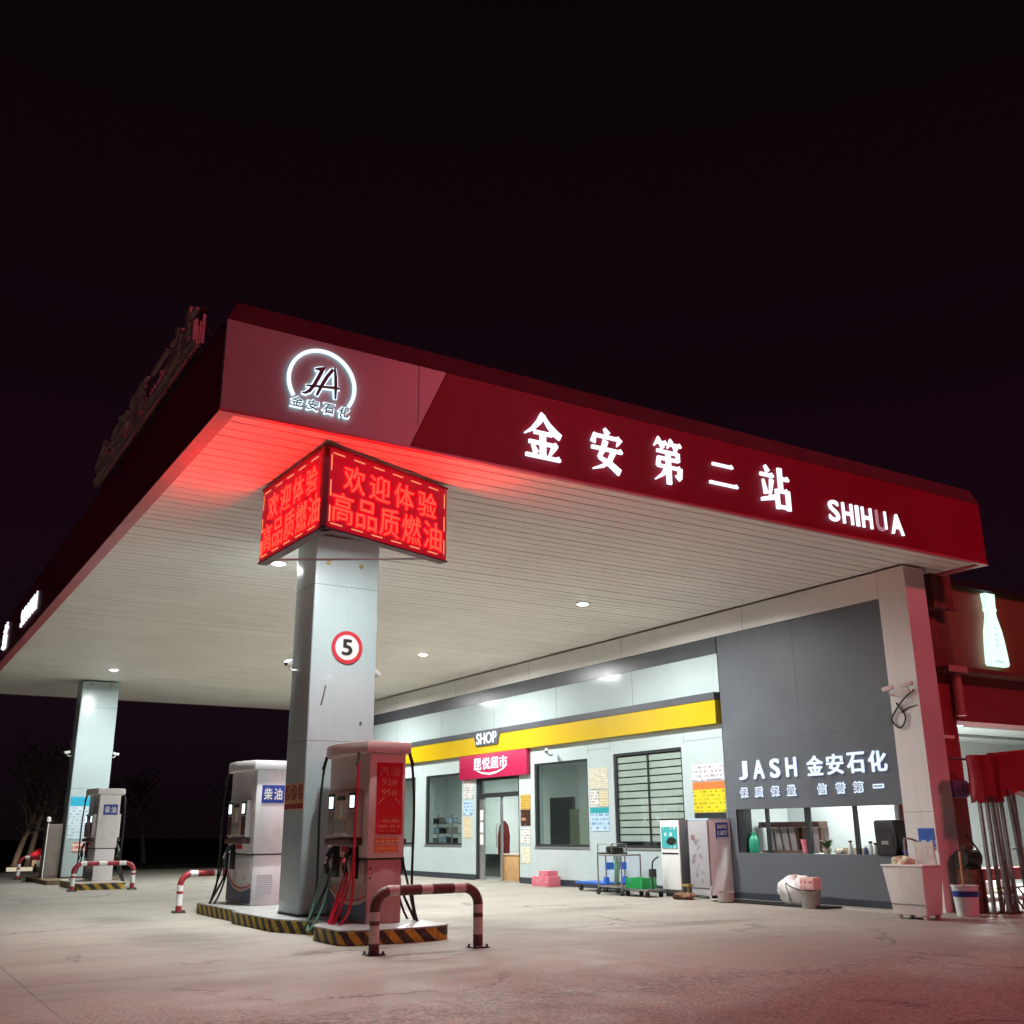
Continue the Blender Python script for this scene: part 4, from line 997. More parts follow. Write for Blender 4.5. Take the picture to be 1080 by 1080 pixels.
MB().tube(bezier([(11.95, 13.1, .04), (12.0, 13.3, .03), (12.15, 13.5, .1), (12.3, 13.62, .2)], 6), .015, 6).build('spout_hose', M['tin'], t)
t = thing('drain_grate', 'black slotted drain grate along the foot of the grey panel', 'drain grate', (12.2, 12.2, 0))
m = MB().box(12.02, 10.98, .004, 12.06, 13.3, .03).box(12.36, 10.98, .004, 12.40, 13.3, .03); yv = 11.0
while yv < 13.25: m.box(12.062, yv, .006, 12.358, yv+.05, .028); yv += .1
m.build('slats', M['black'], t)

# hand trucks and trolleys
def caster(mb, x, y, r=.05): mb.tube([(x-.018, y, r), (x+.018, y, r)], r, 12)
t = thing('platform_trolley', 'blue platform trolley with folding push handle', 'trolley', (12.4, 16.9, 0))
MB().box(12.15, 16.35, .13, 12.72, 17.35, .17).build('deck', M['blue'], t, bevel=.01)
MB().tube(bezier([(12.22, 16.42, .17), (12.21, 16.41, .55), (12.22, 16.41, .70), (12.32, 16.4, .78), (12.55, 16.4, .78), (12.65, 16.41, .70), (12.66, 16.41, .55), (12.65, 16.42, .17)], 6), .016, 8).build('push_handle', M['steel'], t, smooth=True)
MB().box(12.2, 16.385, .40, 12.68, 16.40, .53).build('handle_plate', M['blue'], t)
for xx_ in (12.22, 12.65): MB().box(xx_-.03, 16.37, .171, xx_+.03, 16.47, .27).build('hinge', M['blue'], t)
for xx_ in (12.22, 12.65):
    for yy_ in (16.45, 17.25): m = MB(); caster(m, xx_, yy_, .055); m.build('caster', M['rubber'], t)
t = thing('frame_trolley', 'bare steel frame trolley holding a dark machine and green hose', 'trolley', (11.95, 15.7, 0))
m = MB(); X0, X1, Y0, Y1 = 11.72, 12.15, 15.3, 16.0
for a in (X0, X1):
    for b in (Y0, Y1): m.tube([(a, b, .09), (a, b, .68)], .014, 8)
for zz in (.14, .68):
    m.tube([(X0, Y0, zz), (X1, Y0, zz), (X1, Y1, zz), (X0, Y1, zz), (X0, Y0, zz)], .013, 8)
m.build('frame', M['steel'], t)
MB().box(X0+.02, Y0+.02, .142, X1-.02, Y1-.02, .155).build('lower_shelf', M['rust'], t)
MB().box(11.75, 15.62, .695, 12.12, 16.06, .72).build('tray', M['black'], t)
m = MB()
for a in (11.76, 12.1):
    for b in (15.63, 16.04): m.tube([(a, b, .72), (a, b, .87)], .01, 6)
m.tube([(11.76, 15.63, .87), (12.1, 15.63, .87), (12.1, 16.04, .87), (11.76, 16.04, .87), (11.76, 15.63, .87)], .01, 6).build('tray_rail', M['steel'], t)
for a in (X0, X1):
    for b in (Y0, Y1): m = MB(); caster(m, a, b, .045); m.build('caster', M['rubber'], t)
m = MB().tube([(11.82, 15.82, .775), (12.05, 15.82, .775)], .055, 12).box(11.85, 15.66, .722, 12.05, 15.74, .80)
tag(m.build('pump_motor', M['black']), 'dark pump motor sitting on the tray of the steel frame trolley', 'motor')
m = MB()
for k in range(4): m.tube(bezier([(11.88+.05*k, 15.72, .70), (11.85+.05*k, 15.66+.02*k, .5), (11.9+.03*k, 15.74, .25), (11.93+.03*k, 15.78, .16)], 6), .012, 6)
tag(m.build('garden_hose', M['green_rubber'], smooth=True), 'coil of pale green hose hanging inside the steel frame trolley', 'hose')
t = thing('platform_trolley', 'small grey platform trolley with a single bent handle before the white cabinet', 'trolley', (12.0, 15.0, 0))
MB().box(11.75, 14.62, .10, 12.15, 15.32, .13).build('deck', M['steel'], t)
MB().tube(bezier([(11.95, 14.72, .13), (11.95, 14.72, .5), (11.95, 14.68, .60), (11.95, 14.55, .66)], 6), .014, 8).build('push_handle', M['black'], t, smooth=True)
MB().box(11.9, 14.66, .32, 11.99, 14.76, .46).build('grip_block', M['black'], t)
for xx_ in (11.8, 12.1):
    for yy_ in (14.7, 15.24): m = MB(); caster(m, xx_, yy_, .045); m.build('caster', M['rubber'], t)
cr = thing('plastic_crate', 'green plastic crate on the small grey trolley', 'crate', (11.95, 15.05, .13))
m = MB().box(11.80, 14.83, .132, 12.10, 15.27, .15)
for z0_ in (.15, .19, .23, .27):
    m.box(11.80, 14.83, z0_+.004, 11.815, 15.27, z0_+.034).box(12.085, 14.83, z0_+.004, 12.10, 15.27, z0_+.034).box(11.816, 14.83, z0_+.004, 12.084, 14.845, z0_+.034).box(11.816, 15.255, z0_+.004, 12.084, 15.27, z0_+.034)
m.build('slatted_body', M['green'], cr)
m = MB()
for a in (11.79, 12.09):
    for b in (14.82, 15.26): m.box(a, b, .133, a+.022, b+.022, .31)
m.build('corner_post', M['green'], cr)

# cartons, bag, bucket
tag(MB().box(12.4, 18.66, 0, 12.7, 19.3, .20).build('carton', M['pinkbox'], bevel=.004), 'lower pink printed carton on the ground by the second window', 'carton', 'pink cartons')
tag(MB().box(12.42, 18.72, .201, 12.68, 19.05, .31).build('carton', M['pinkbox'], bevel=.004), 'small pink carton lying on top of the larger one', 'carton', 'pink cartons')
bg_ = lump(MB(), (12.28, 11.70, .21), .20, .33, .22, 11, 18, .13).build('plastic_bag', M['bag'], smooth=True); tag(bg_, 'bulging white plastic bag of rubbish against the grey panel', 'plastic bag')
tag(MB().box(12.08, 11.20, .25, 12.26, 11.46, .42).build('paper_box', printed('red_box_print', (.72, .45, .42), (.5, .06, .05), 12, 'Y', .5), bevel=.01), 'pink and red paper box sticking out of the grey bucket', 'box')
t = thing('bucket', 'grey bucket with raised handle beside the white plastic bag', 'bucket', (12.05, 11.25, 0))
MB().lathe([(.12, 0), (.15, .22), (.162, .225), (.162, .24), (.145, .24), (.115, .03)], (12.05, 11.25, 0)).build('pail', M['tin'], t, smooth=True)
MB().tube(bezier([(12.05, 11.41, .23), (11.92, 11.51, .3), (11.88, 11.55, .34), (11.84, 11.49, .25), (11.84, 11.43, .1)], 6), .008, 6).build('handle', M['black'], t)

# ------------------------------------------------------------------ on the serving counter
cz = .729
t = thing('gas_bottle', 'green bottle at the left end of the serving counter', 'bottle', (12.98, 13.26, cz))
MB().lathe([(.075, 0), (.085, .02), (.085, .20), (.06, .26), (.03, .28), (.03, .33)], (12.98, 13.26, cz)).build('body', M['greenglass'], t, smooth=True)
t = thing('display_shelf', 'brown shelf holding leaning white boards behind the counter', 'shelf', (13.5, 12.9, cz))
MB().box(13.3, 12.1, 1.13, 13.5, 13.45, 1.22).build('top_rail', M['brown'], t)
for yy_ in (12.45, 12.6, 12.12): MB().box(13.35, yy_, .73, 13.45, yy_+.05, 1.128).build('upright', M['brown'], t)
m = MB()
for k in range(4): a = 13.28-k*.17; m.prism([(0, 0), (.02, 0), (-.06+.02, .40), (-.06, .40)], (13.5, a, .73), *AX['side'], -.004, .004)
m.build('divider', M['brown'], t)
MB().box(13.52, 12.1, .73, 13.54, 13.44, 1.128).build('back_board', mat('pale_pink_board', (.74, .66, .70), .5), t)
MB().box(13.0, 12.15, cz, 13.3, 13.1, cz+.04).build('base_rail', M['brown'], t)
t = thing('drink_cup', 'pink printed paper tub on the counter beside the middle post', 'cup', (13.0, 12.1, cz))
MB().lathe([(.07, 0), (.10, .2), (.108, .205), (.108, .215), (.09, .215)], (13.0, 12.1, cz)).build('tub', M['pinkbox'], t, smooth=True)
t = thing('potted_plant', 'small pot of green plant on the counter right of the middle post', 'plant', (13.05, 11.75, cz))
MB().lathe([(.05, 0), (.07, .07), (.07, .075)], (13.05, 11.75, cz), 12).build('pot', M['cream'], t)
m = MB(); rg = random.Random(5)
for k in range(60):
    a = rg.uniform(0, 6.28); rr = rg.uniform(.05, .17); el = rg.uniform(.05, .17)
    p0 = V((13.05, 11.75, cz+.07)); p1 = p0+V((math.cos(a)*rr, math.sin(a)*rr, el)); s_v = V((-math.sin(a), math.cos(a), 0))*.018
    mid_ = (p0+p1)/2+V((0, 0, .03)); m.add([p0, mid_+s_v, p1, mid_-s_v], [(0, 1, 2, 3)])
m.build('leaves', M['leaf'], t)
tag(lump(MB(), (13.0, 11.45, cz+.04), .05, .07, .045, 8).build('paper_crumple', M['cream'], smooth=True), 'crumpled cream paper on the counter beside the potted plant', 'paper')
MBt = MB().box(13.06, 10.95, cz, 13.3, 11.6, cz+.09); tag(MBt.build('cardboard_tray', mat('brown_card', (.45, .35, .25), .7)), 'low cardboard tray along the counter behind the bottles', 'tray')
def bottle(y, x, h, cap, body, label):
    t = thing('bottle', label, 'bottle', (x, y, cz), 'small bottles on the serving counter')
    MB().lathe([(.032, 0), (.036, .01), (.036, h*.6), (.018, h*.78), (.018, h*.86)], (x, y, cz), 14).build('body', body, t, smooth=True)
    MB().lathe([(.028, h*.86), (.028, h)], (x, y, cz), 12).build('cap', cap, t)
clr = mat('milky_plastic', (.7, .72, .7), .3)
bottle(11.22, 12.98, .20, M['black'], clr, 'clear bottle with a dark cap alone left of the right-hand post')
bottle(10.92, 12.96, .12, M['white_paint'], mat('blue_label', (.10, .14, .32), .4), 'short blue labelled bottle right of the right-hand post')
bottle(10.85, 12.99, .19, M['black'], clr, 'dark capped bottle between the blue one and the black loudspeaker')
bottle(10.73, 12.95, .17, M['black'], clr, 'dark capped bottle closest to the black loudspeaker')
t = thing('loudspeaker', 'black portable loudspeaker standing on the right end of the counter', 'loudspeaker', (13.0, 10.42, cz))
MB().prism([(-.17, 0), (.15, 0), (.19, .12), (.19, .3), (.15, .47), (.12, .49), (-.16, .49), (-.19, .46)], (12.95, 10.43, cz), *AX['side'], -.14, .13).build('cabinet', M['black'], t, bevel=.012)
MB().prism([(-.14, .04), (.13, .04), (.13, .3), (-.14, .3)], (12.82, 10.43, cz), *AX['side'], .001, .006).build('grille', M['rubber'], t)
MB().prism([(-.15, .345), (.13, .345), (.13, .355), (-.15, .355)], (12.82, 10.43, cz), *AX['side'], .001, .01).prism([(-.13, .39), (.1, .39), (.1, .45), (-.13, .45)], (12.82, 10.43, cz), *AX['side'], .001, .004).build('control_strip', M['frame_dark'], t)
MB().prism([(-.07, .15), (.05, .15), (.05, .2), (-.07, .2)], (12.82, 10.43, cz), *AX['side'], .007, .01).build('badge', M['tin'], t)
tag(lump(MB(), (12.95, 10.15, cz+.05), .06, .09, .05, 21).build('blue_cloth', M['blue'], smooth=True), 'crumpled blue cloth at the foot of the loudspeaker', 'cloth')

# ------------------------------------------------------------------ washing machine at the portal column
t = thing('washing_machine', 'white twin-tub washing machine with its lid raised beside the portal column', 'washing machine', (11.85, 9.3, 0))
a = [(11.58, 8.92), (11.90, 8.92), (11.90, 9.42), (11.58, 9.42)]
b = [(11.54, 8.88), (11.94, 8.88), (11.94, 9.50), (11.54, 9.50)]
MB().add([(x_, y_, .05) for x_, y_ in a]+[(x_, y_, .63) for x_, y_ in b], [(3,2,1,0),(4,5,6,7),(0,1,5,4),(1,2,6,5),(2,3,7,6),(3,0,4,7)]).build('tub_body', mat('washer_white', (.74, .71, .69), .35, grime=.2), t, bevel=.02)
MB().box(11.53, 8.87, .632, 11.95, 9.51, .655).build('rim', M['white_paint'], t, bevel=.008)
MB().box(11.558, 8.93, .175, 11.57, 9.43, .18).build('lower_seam', M['seam'], t)
MB().prism([(-.16, 0), (.14, 0), (.12, .27), (-.18, .27)], (11.90, 9.07, .66), *AX['side'], -.02, 0).build('lid', M['barwhite'], t, bevel=.006)
for xx_ in (11.63, 11.86):
    for yy_ in (8.97, 9.36): MB().lathe([(.035, 0), (.035, .05)], (xx_, yy_, 0), 10).build('foot', M['cream'], t)
m = lump(MB(), (11.74, 9.32, .68), .15, .15, .07, 31).build('laundry', mat('pale_laundry', (.62, .62, .45), .8), smooth=True); tag(m, 'heap of pale yellowish laundry on top of the washing machine', 'laundry')
tag(MB().tube(bezier([(11.86, 9.36, .62), (11.87, 9.36, .92), (11.88, 9.34, .97), (12.0, 9.3, .95), (12.4, 9.4, .85), (12.82, 9.6, .82)], 8), .013, 8).build('water_hose', M['tin'], smooth=True), 'grey inlet hose arching over the washing machine', 'hose')

# ------------------------------------------------------------------ neighbouring building
nb = thing('neighbour_building', 'red painted building with an open lit bay and sign beam right of the station', 'building', (14, 10, 0))
NY = 10.0
MB().box(13.3, NY, 0, 14.24, NY+.5, 3.40).build('pillar', M['pillar_red'], nb, bevel=.01)
MB().box(14.242, NY+.02, 2.68, 26, NY+.5, 3.40).build('beam', M['beam_red'], nb)
MB().box(13.85, NY-.25, 3.402, 26, NY+.5, 3.47).build('ledge', M['box_brown'], nb)
MB().box(13.85, NY-.26, 3.38, 14.3, NY-.252, 3.475).build('ledge_cap', mat('pale_ledge', (.5, .3, .28), .5), nb)
sp1 = MB().box(14.36, NY+.05, 3.472, 26, NY+.4, 4.84).build('sign_board', M['sign_brown'], nb)
MB().box(14.3, NY-.06, 4.842, 26, NY+.45, 4.95).build('board_cap', M['frame_dark'], nb)
MB().tube([(14.22, NY-.1, 2.78), (14.22, NY-.1, 3.38)], .07, 12).lathe([(.085, 2.74), (.085, 2.78)], (14.22, NY-.1, 0), 12).build('downpipe', mat('pale_red_pipe', (.5, .22, .2), .45), nb)
MB().box(14.21, NY+.51, 0, 14.25, 13.7, 3.4).box(14.21, 15.9, 0, 26, 16, 3.4).box(14.21, 13.7, 0, 14.25, 15.9, 3.4).build('bay_wall', M['room_white'], nb)
MB().box(14.26, NY+.5, 3.1, 26, 15.9, 3.15).build('bay_ceiling', M['room_white'], nb)
m = MB()
for yy_ in (11.5, 13, 14.5): m.box(14.26, yy_, 3.04, 26, yy_+.05, 3.099)
m.build('ceiling_rib', M['tin'], nb)
MB().box(14.26, NY+.6, .004, 26, 15.9, .02).build('bay_floor', M['room_floor'], nb)
MB().box(14.36, NY+.52, .002, 26, 36, .003).build('rear_slab', M['soil'], nb) if False else None
# duct boxes between canopy and neighbour
tag(MB().box(13.72, 9.75, 4.36, 14.2, 11.6, 5.1).box(14.02, 9.70, 4.33, 14.24, 9.748, 4.38).build('duct_box', M['box_brown'], bevel=.01), 'upper brown sheet metal box tucked under the canopy end', 'duct box')
tag(MB().box(13.86, 9.98, 3.476, 14.352, 11.4, 4.355).build('duct_box', M['box_brown'], bevel=.01), 'lower brown sheet metal box at the end of the neighbouring sign board', 'duct box')
# glowing bottle
bt = thing('bottle_sign', 'glowing pale green bottle sign on the brown board right of the canopy', 'sign', (15.45, NY, 4.2))
prof = [(.235, -.60), (.265, -.56), (.25, -.40), (.225, -.2), (.19, -.02), (.13, .14), (.10, .22), (.095, .29), (.13, .33), (.11, .38), (.12, .48), (.135, .60)]
poly = [(-.0+a*.98, b_) for a, b_ in prof]+[(-a*.98, b_) for a, b_ in prof[::-1]]
MB().prism(poly, (15.46, NY+.05, 4.2), *AX['front'], .03, .12).build('bottle_body', M['bottle_glow'], bt)
m = MB()
for k, ch in enumerate('酒'): pass
for zz in (4.22, 4.12, 4.02, 3.93): m.prism([(-.035, -.02), (.03, -.028), (.04, .015), (-.02, .03)], (15.46, NY-.07, zz), *AX['front'], .001, .003)
m.disc((15.5, NY-.07, 3.79), *AX['front'], .05, .001, .003, 16, inner=.035)
m.prism([(-.12, -.03), (.1, -.04), (.12, .0), (-.1, .02)], (15.46, NY-.07, 3.68), *AX['front'], .001, .003).build('bottle_print', emit('faint_bottle_ink', (.45, .75, .65), 1.0), bt)
tube_light(17.5, 12.6, 2.95, 1.5, 'tube light on the ceiling of the neighbouring bay', 520)
tube_light(15.2, 13.4, 2.95, 1.5, 'second tube light deeper in the neighbouring bay', 360)
# white rack and red bench in the bay
t = thing('storage_rack', 'white tube rack with a slotted panel at the back of the bay', 'rack', (16.2, 11.8, 0))
m = MB()
for xx_ in (15.62, 16.35): m.tube([(xx_, 11.6, 0), (xx_, 11.6, 3.0)], .025, 8)
m.tube([(15.62, 11.6, 2.5), (16.35, 11.6, 2.5)], .02, 8).build('frame', M['white_paint'], t)
MB().box(15.5, 11.62, 1.55, 16.45, 11.66, 2.46).build('panel', M['white_paint'], t)
m = MB()
for a in (15.6, 16.0): m.box(a, 11.612, 2.36, a+.3, 11.618, 2.40)
m.build('slot', M['seam'], t)
t = thing('bench', 'dark red plank bench across the open bay', 'bench', (16, 10.9, 0))
MB().box(14.9, 10.8, .29, 18.5, 11.2, .47).build('seat', M['beam_red'], t)
for xx_ in (15.0, 18.3): MB().box(xx_-.05, 10.85, .02, xx_+.05, 11.15, .288).build('leg', M['brown'], t)
for k, (xx_, mm) in enumerate(((15.2, M['white_paint']), (15.75, M['p_cream']), (16.3, M['white_paint']), (16.85, M['p_cream']))):
    tag(MB().box(xx_, 11.5, .02, xx_+.45, 11.8, .23).build('storage_box', mm, bevel=.006), ['white box behind the bench, nearest the red pillar', 'cream printed box, second behind the bench', 'white box, third behind the bench', 'cream printed box, fourth behind the bench'][k], 'box', 'boxes behind the red bench')

# things at the red pillar
t = thing('horn_speaker', 'violet grey wall speaker on the red pillar beside the folded tent', 'speaker', (13.85, 9.9, 1.65))
MB().prism([(-.2, -.12), (.12, -.12), (.22, -.06), (.22, .08), (.12, .13), (-.2, .12)], (13.9, 9.95, 1.65), *AX['front'], -.04, .12).build('housing', M['purple'], t, bevel=.02)
MB().disc((13.97, 9.95, 1.65), *AX['front'], .07, .121, .13, 20, inner=.04).build('cone_ring', M['maroon'], t)
tag(MB().tube([(13.55, 9.98, 2.1), (13.6, 9.9, 2.1), (14.25, 9.5, 2.04)], .018, 8).lathe([(.05, 2.06), (.06, 2.1), (.05, 2.14)], (13.55, 9.95, 0), 12).build('wall_rod', M['black']), 'thin black rod reaching from the red pillar to the tent cloth', 'rod')
t = thing('alarm_bell', 'red round alarm bell on the red pillar', 'alarm bell', (13.6, 9.98, 1.15))
MB().disc((13.62, 9.998, 1.12), *AX['front'], .13, 0, .06, 24).build('bell_dome', M['posred'], t, bevel=.015); MB().disc((13.62, 9.998, 1.12), *AX['front'], .035, .061, .08, 12).build('bell_hub', M['maroon'], t)
MB().box(13.5, 9.96, 1.26, 13.8, 9.998, 1.33).build('bell_box', M['beam_red'], t)
tag(MB().tube(bezier([(14.0, 9.94, 1.0), (14.15, 9.92, .85), (14.24, 9.9, .7), (14.2, 9.9, .58), (14.05, 9.88, .6)], 8), .014, 8).build('green_cable', M['green_dark'], smooth=True), 'dark green cable looping off the red pillar', 'cable')
t = thing('paint_bucket', 'white paint bucket with a blue band and a stick in it', 'bucket', (12.62, 9.08, 0))
MB().lathe([(.135, 0), (.165, .36), (.175, .365), (.175, .38), (.155, .38), (.13, .05)], (12.62, 9.08, 0)).build('pail', M['white_paint'], t, smooth=True)
MB().lathe([(.159, .24), (.165, .31)], (12.62, 9.08, 0)).build('blue_band', M['blue_sign'], t, smooth=True)
tag(MB().tube([(12.62, 9.1, .1), (12.66, 9.12, .80)], .016, 8).build('wooden_stick', M['wood']), 'pale stick standing in the paint bucket', 'stick')
t = thing('steel_drum', 'rusty brown drum by the red pillar', 'drum', (13.15, 9.35, 0))
MB().lathe([(.17, 0), (.18, .02), (.18, .18), (.187, .2), (.18, .22), (.18, .4), (.187, .42), (.18, .44), (.175, .56), (.16, .56)], (13.15, 9.35, 0)).build('barrel', M['rust'], t, smooth=True)
t = thing('machine_motor', 'black motor resting on the rusty drum', 'motor', (13.15, 9.35, .56))
MB().tube([(12.98, 9.35, .70), (13.3, 9.35, .70)], .12, 16).box(13.0, 9.25, .562, 13.28, 9.45, .6).build('motor_body', M['black'], t)
MB().tube([(13.3, 9.35, .72), (13.36, 9.35, .72)], .06, 12).box(13.05, 9.3, .81, 13.2, 9.4, .87).build('terminal_box', M['maroon'], t)

# folded red tent standing on its bundle of legs
t = thing('folded_tent', 'folded tent with a gathered crimson cloth on a bundle of steel legs', 'folded tent', (13.6, 8.9, 0))
rg = random.Random(4)
def cloth(mb, x0, x1, yc, z0, z1, thick, folds, seed, slope=0):
    g_ = random.Random(seed); n = 44; o = len(mb.v); rows = 6
    ph = g_.uniform(0, 6)
    for j in range(rows+1):
        v = j/rows
        for k in range(n):
            a = 2*math.pi*k/n; cx, cy = math.cos(a), math.sin(a)
            w_ = (x1-x0)/2*(1-.10*math.sin(math.pi*v)); fd = 1+.30*math.sin(folds*a+ph+1.2*v)+.12*math.sin(folds*2.3*a+2*ph)
            zz = z0+(z1-z0)*v+(.05*math.sin(5*a+ph) if j == 0 else 0)+slope*cx*w_*v
            mb.v.append(((x0+x1)/2+w_*cx*(abs(cx)**.2), yc+thick*fd*cy, zz))
    for j in range(rows):
        for k in range(n): mb.f.append([o+j*n+k, o+j*n+(k+1) % n, o+(j+1)*n+(k+1) % n, o+(j+1)*n+k]); mb.m.append(mb.mi)
    mb.f.append([o+rows*n+k for k in range(n)]); mb.m.append(0); mb.f.append([o+k for k in range(n)][::-1]); mb.m.append(0)
m = MB(); cloth(m, 12.98, 13.55, 9.0, 1.47, 2.06, .14, 9, 2); m.build('gathered_cloth', M['awning'], t, smooth=True)
m = MB(); cloth(m, 13.48, 14.9, 9.05, 1.56, 2.17, .12, 13, 6, .09); m.build('cloth_canopy', M['awning'], t, smooth=True)
def leg(x, y, dx, dy, w_=.042):
    b_ = MB().prism([(-w_/2, -w_/2), (w_/2, -w_/2), (w_/2, w_/2), (-w_/2, w_/2)], (x, y, 0), *XY, .03, 1.6)
    for i, v in enumerate(b_.v):
        f_ = v[2]/1.6; b_.v[i] = (v[0]+dx*f_, v[1]+dy*f_, v[2])
    b_.build('leg', M['steel'], t); MB().box(x-.05, y-.05, 0, x+.05, y+.05, .028).build('foot_plate', M['rust'], t)
for x, y, dx, dy in [(13.14, 9.05, 0, 0), (13.27, 8.92, .02, .05), (13.36, 9.08, -.02, 0), (13.5, 8.95, .0, .02), (13.62, 9.1, -.05, 0), (13.78, 8.95, -.06, .04), (13.98, 9.08, .0, 0)]: leg(x, y, dx, dy)
m = MB()
for x in (13.2, 13.42, 13.62, 13.84):
    m.tube([(x, 8.95, .05), (x+.2, 9.0, .33)], .012, 6).tube([(x+.2, 8.93, .05), (x, 8.98, .33)], .012, 6)
m.tube([(13.14, 8.96, .33), (14.0, 8.96, .33)], .012, 6).build('scissor_brace', M['rust'], t)
MB().tube([(13.6, 8.97, .82), (14.3, 8.97, .84)], .012, 6).build('cross_rod', M['steel'], t)

# ------------------------------------------------------------------ inside the shop
t = thing('reception_counter', 'light wood counter standing just inside the shop door', 'counter', (13.15, 20.95, 0))
MB().box(12.95, 20.56, .021, 13.35, 21.38, .58).build('carcass', M['wood'], t, bevel=.006)
MB().box(12.93, 20.555, .582, 13.38, 21.45, .615).build('top', mat('pale_wood_top', (.6, .5, .4), .4), t, bevel=.004)
tag(MB().lathe([(.08, .02), (.14, .3), (.16, 1.0), (.12, 1.25), (.04, 1.36)], (14.3, 23.55, 0), 16).build('red_cover', mat('red_cloth', (.24, .02, .02), .7), smooth=True), 'red rounded object behind the wood counter, seen through the door', 'cover')
tag(MB().box(14.0, 23.2, .021, 14.25, 24.3, .55).build('side_table', M['frame_dark']), 'dark low table behind the glass door', 'table')
t = thing('goods_rack', 'metal rack of small goods behind the window left of the door', 'rack', (13.5, 25.3, 0))
m = MB()
for yy_ in (24.6, 25.95): m.box(13.35, yy_, .021, 13.38, yy_+.03, 1.55).box(13.65, yy_, .021, 13.68, yy_+.03, 1.55)
for zz in (.8, 1.05, 1.3): m.box(13.36, 24.62, zz, 13.67, 25.95, zz+.02)
m.build('frame', M['steel'], t)
for k in range(9):
    yy_ = 24.72+(k % 3)*.4; zz = .821+(k//3)*.25
    tag(MB().box(13.4, yy_, zz, 13.6, yy_+.28, zz+.13+.03*(k % 2)).build('goods_box', (M['black'], M['tin'], M['p_bluewhite'])[(k*2+k//3) % 3]), 'small boxed goods on the rack in the window left of the door', 'box', 'boxed goods on the window rack')
tag(MB().box(14.9, 21.3, .021, 14.98, 22.3, 1.9).build('inner_door', mat('dark_grey_door', (.13, .135, .145), .4)), 'dark grey inner door seen through the second window', 'door')
tag(MB().box(14.7, 20.75, .021, 14.95, 21.15, 1.6).build('green_locker', mat('olive_locker', (.38, .42, .33), .5)), 'olive green locker right of the dark inner door', 'locker')

# ------------------------------------------------------------------ dark edge of the lot
def tree(x, y, h, seed, label, lean=0, dense=26):
    g_ = random.Random(seed)
    t = thing('tree', label, 'tree', (x, y, -.03), 'bare trees beyond the forecourt')
    tk = MB(); pts = [(x, y, -.03), (x+lean*.3, y, h*.3), (x+lean*.7, y+.1, h*.6), (x+lean, y+.1, h)]
    tk.tube(bezier(pts, 5), [.11-.085*k/15 for k in range(16)], 9)
    cr_ = MB()
    for k in range(dense):
        f_ = g_.uniform(.35, 1); px = x+lean*f_; z = h*f_; a = g_.uniform(0, 6.28); ln = g_.uniform(.6, 1.8)*(1.25-f_*.6)
        p1 = V((px+math.cos(a)*ln, y+.1+math.sin(a)*ln, z+ln*g_.uniform(.5, 1.1))); p0 = V((px, y+.1*f_, z)); pm = (p0+p1)/2+V((0,0,-.12))
        cr_.tube([p0, pm, p1], [.03, .02, .006], 5)
        for q_ in range(5):
            b0 = p0.lerp(p1, g_.uniform(.4, 1)); a2 = a+g_.uniform(-1.3, 1.3); l2 = g_.uniform(.25, .7)
            cr_.tube([b0, b0+V((math.cos(a2)*l2, math.sin(a2)*l2, l2*.8))], [.010, .003], 4)
            for _ in range(3):
                c = b0+V((g_.uniform(-.3, .3), g_.uniform(-.3, .3), g_.uniform(0, .5))); e1 = V((g_.uniform(-1, 1), g_.uniform(-1, 1), g_.uniform(-1, 1)))*.06; e2 = V((g_.uniform(-1, 1), g_.uniform(-1, 1), g_.uniform(-1, 1)))*.06
                cr_.add([c, c+e1, c+e1+e2, c+e2], [(0, 1, 2, 3)])
    tk.build('trunk', M['bark'], t, smooth=True); cr_.build('crown', M['twig'], t)
tree(4.6, 38.0, 2.9, 1, 'leftmost leaning bare tree with a warm lit trunk', .7)
tree(5.05, 38.2, 3.4, 2, 'middle bare tree of the lit three left of the far pillar', .45)
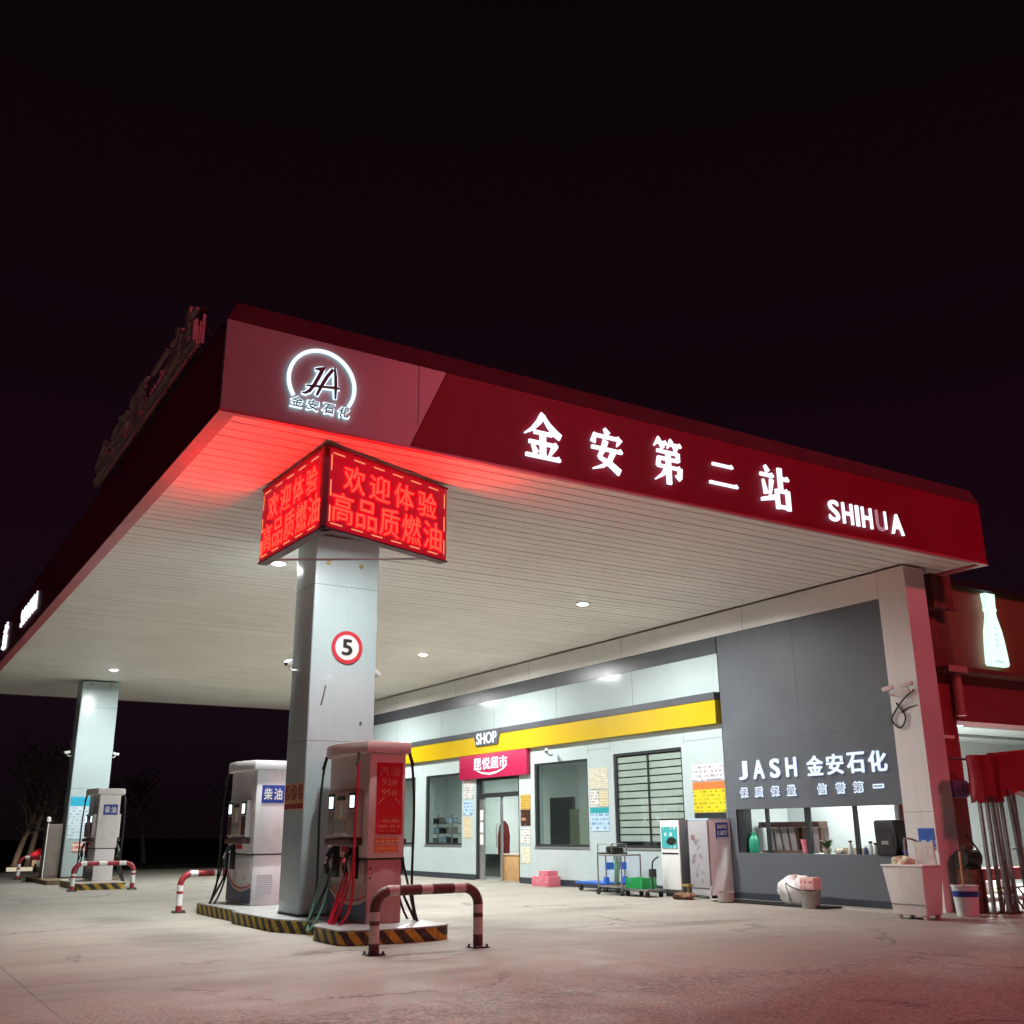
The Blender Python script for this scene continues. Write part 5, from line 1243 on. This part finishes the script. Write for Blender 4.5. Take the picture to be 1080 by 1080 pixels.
tree(5.5, 38.4, 3.0, 3, 'bare tree nearest the red cover, right of the lit three', .35)
tree(10.5, 46, 3.0, 5, 'dark bare tree between the two pillars', -.4)
tree(14.8, 48, 3.4, 6, 'dark bare tree beyond the near pillar', .5)
t = thing('ground_glow_box', 'added glowing box in place of a warm lit patch of ground under the bare trees', 'lamp', (4.7, 36.9, -.03))
MB().box(4.28, 36.8, -.03, 5.07, 36.9, .17).build('housing', M['black'], t); MB().box(4.3, 36.79, .03, 5.05, 36.798, .15).build('lens', M['warm_glow'], t)  # added box, its glowing front stands for warm lit ground
l = lamp('added_trunk_lamp', (0, 0, 0), .3, 5, (1, .78, .52)); l.parent = t; l.location = (0, .12, .3); l.rotation_euler = (R(110), 0, 0)  # added lamp for the warm light on the trunks, source unseen
t = thing('covered_cart', 'small cart under a bright red cover beyond the far pillar', 'cart', (5.3, 37.4, 0))
lump(MB(), (5.32, 37.4, .50), .24, .3, .17, 41).build('red_cover', mat('scarlet_cover', (.7, .02, .06), .5), t, smooth=True)
MB().box(5.12, 37.15, .14, 5.52, 37.65, .34).build('cart_box', M['barwhite'], t)
for xx_ in (5.16, 5.48): MB().tube([(xx_-.03, 37.13, .10), (xx_+.03, 37.13, .10)], .13, 14).build('wheel', M['rubber'], t)

# ------------------------------------------------------------------ other light: red glow of the roadside
rl = lamp('roadside_red_lamp', (13.0, -5.0, 12.0), 3.0, 900, (1.0, .13, .20), sy=1.2)
dirv = V((9.5, 6.5, .5))-V(rl.location); rl.rotation_euler = dirv.to_track_quat('-Z', 'Y').to_euler()

# ------------------------------------------------------------------ render settings
S.view_settings.view_transform = 'Standard'; S.view_settings.look = 'None'; S.view_settings.gamma = 1; S.view_settings.exposure = .22
S.render.engine = 'CYCLES'
cy = S.cycles; cy.max_bounces = 7; cy.diffuse_bounces = 4; cy.glossy_bounces = 3; cy.transparent_max_bounces = 8
S.render.filter_size = 1.1; cy.use_denoising = True; cy.sample_clamp_indirect = 6; cy.caustics_reflective = False; cy.caustics_refractive = False
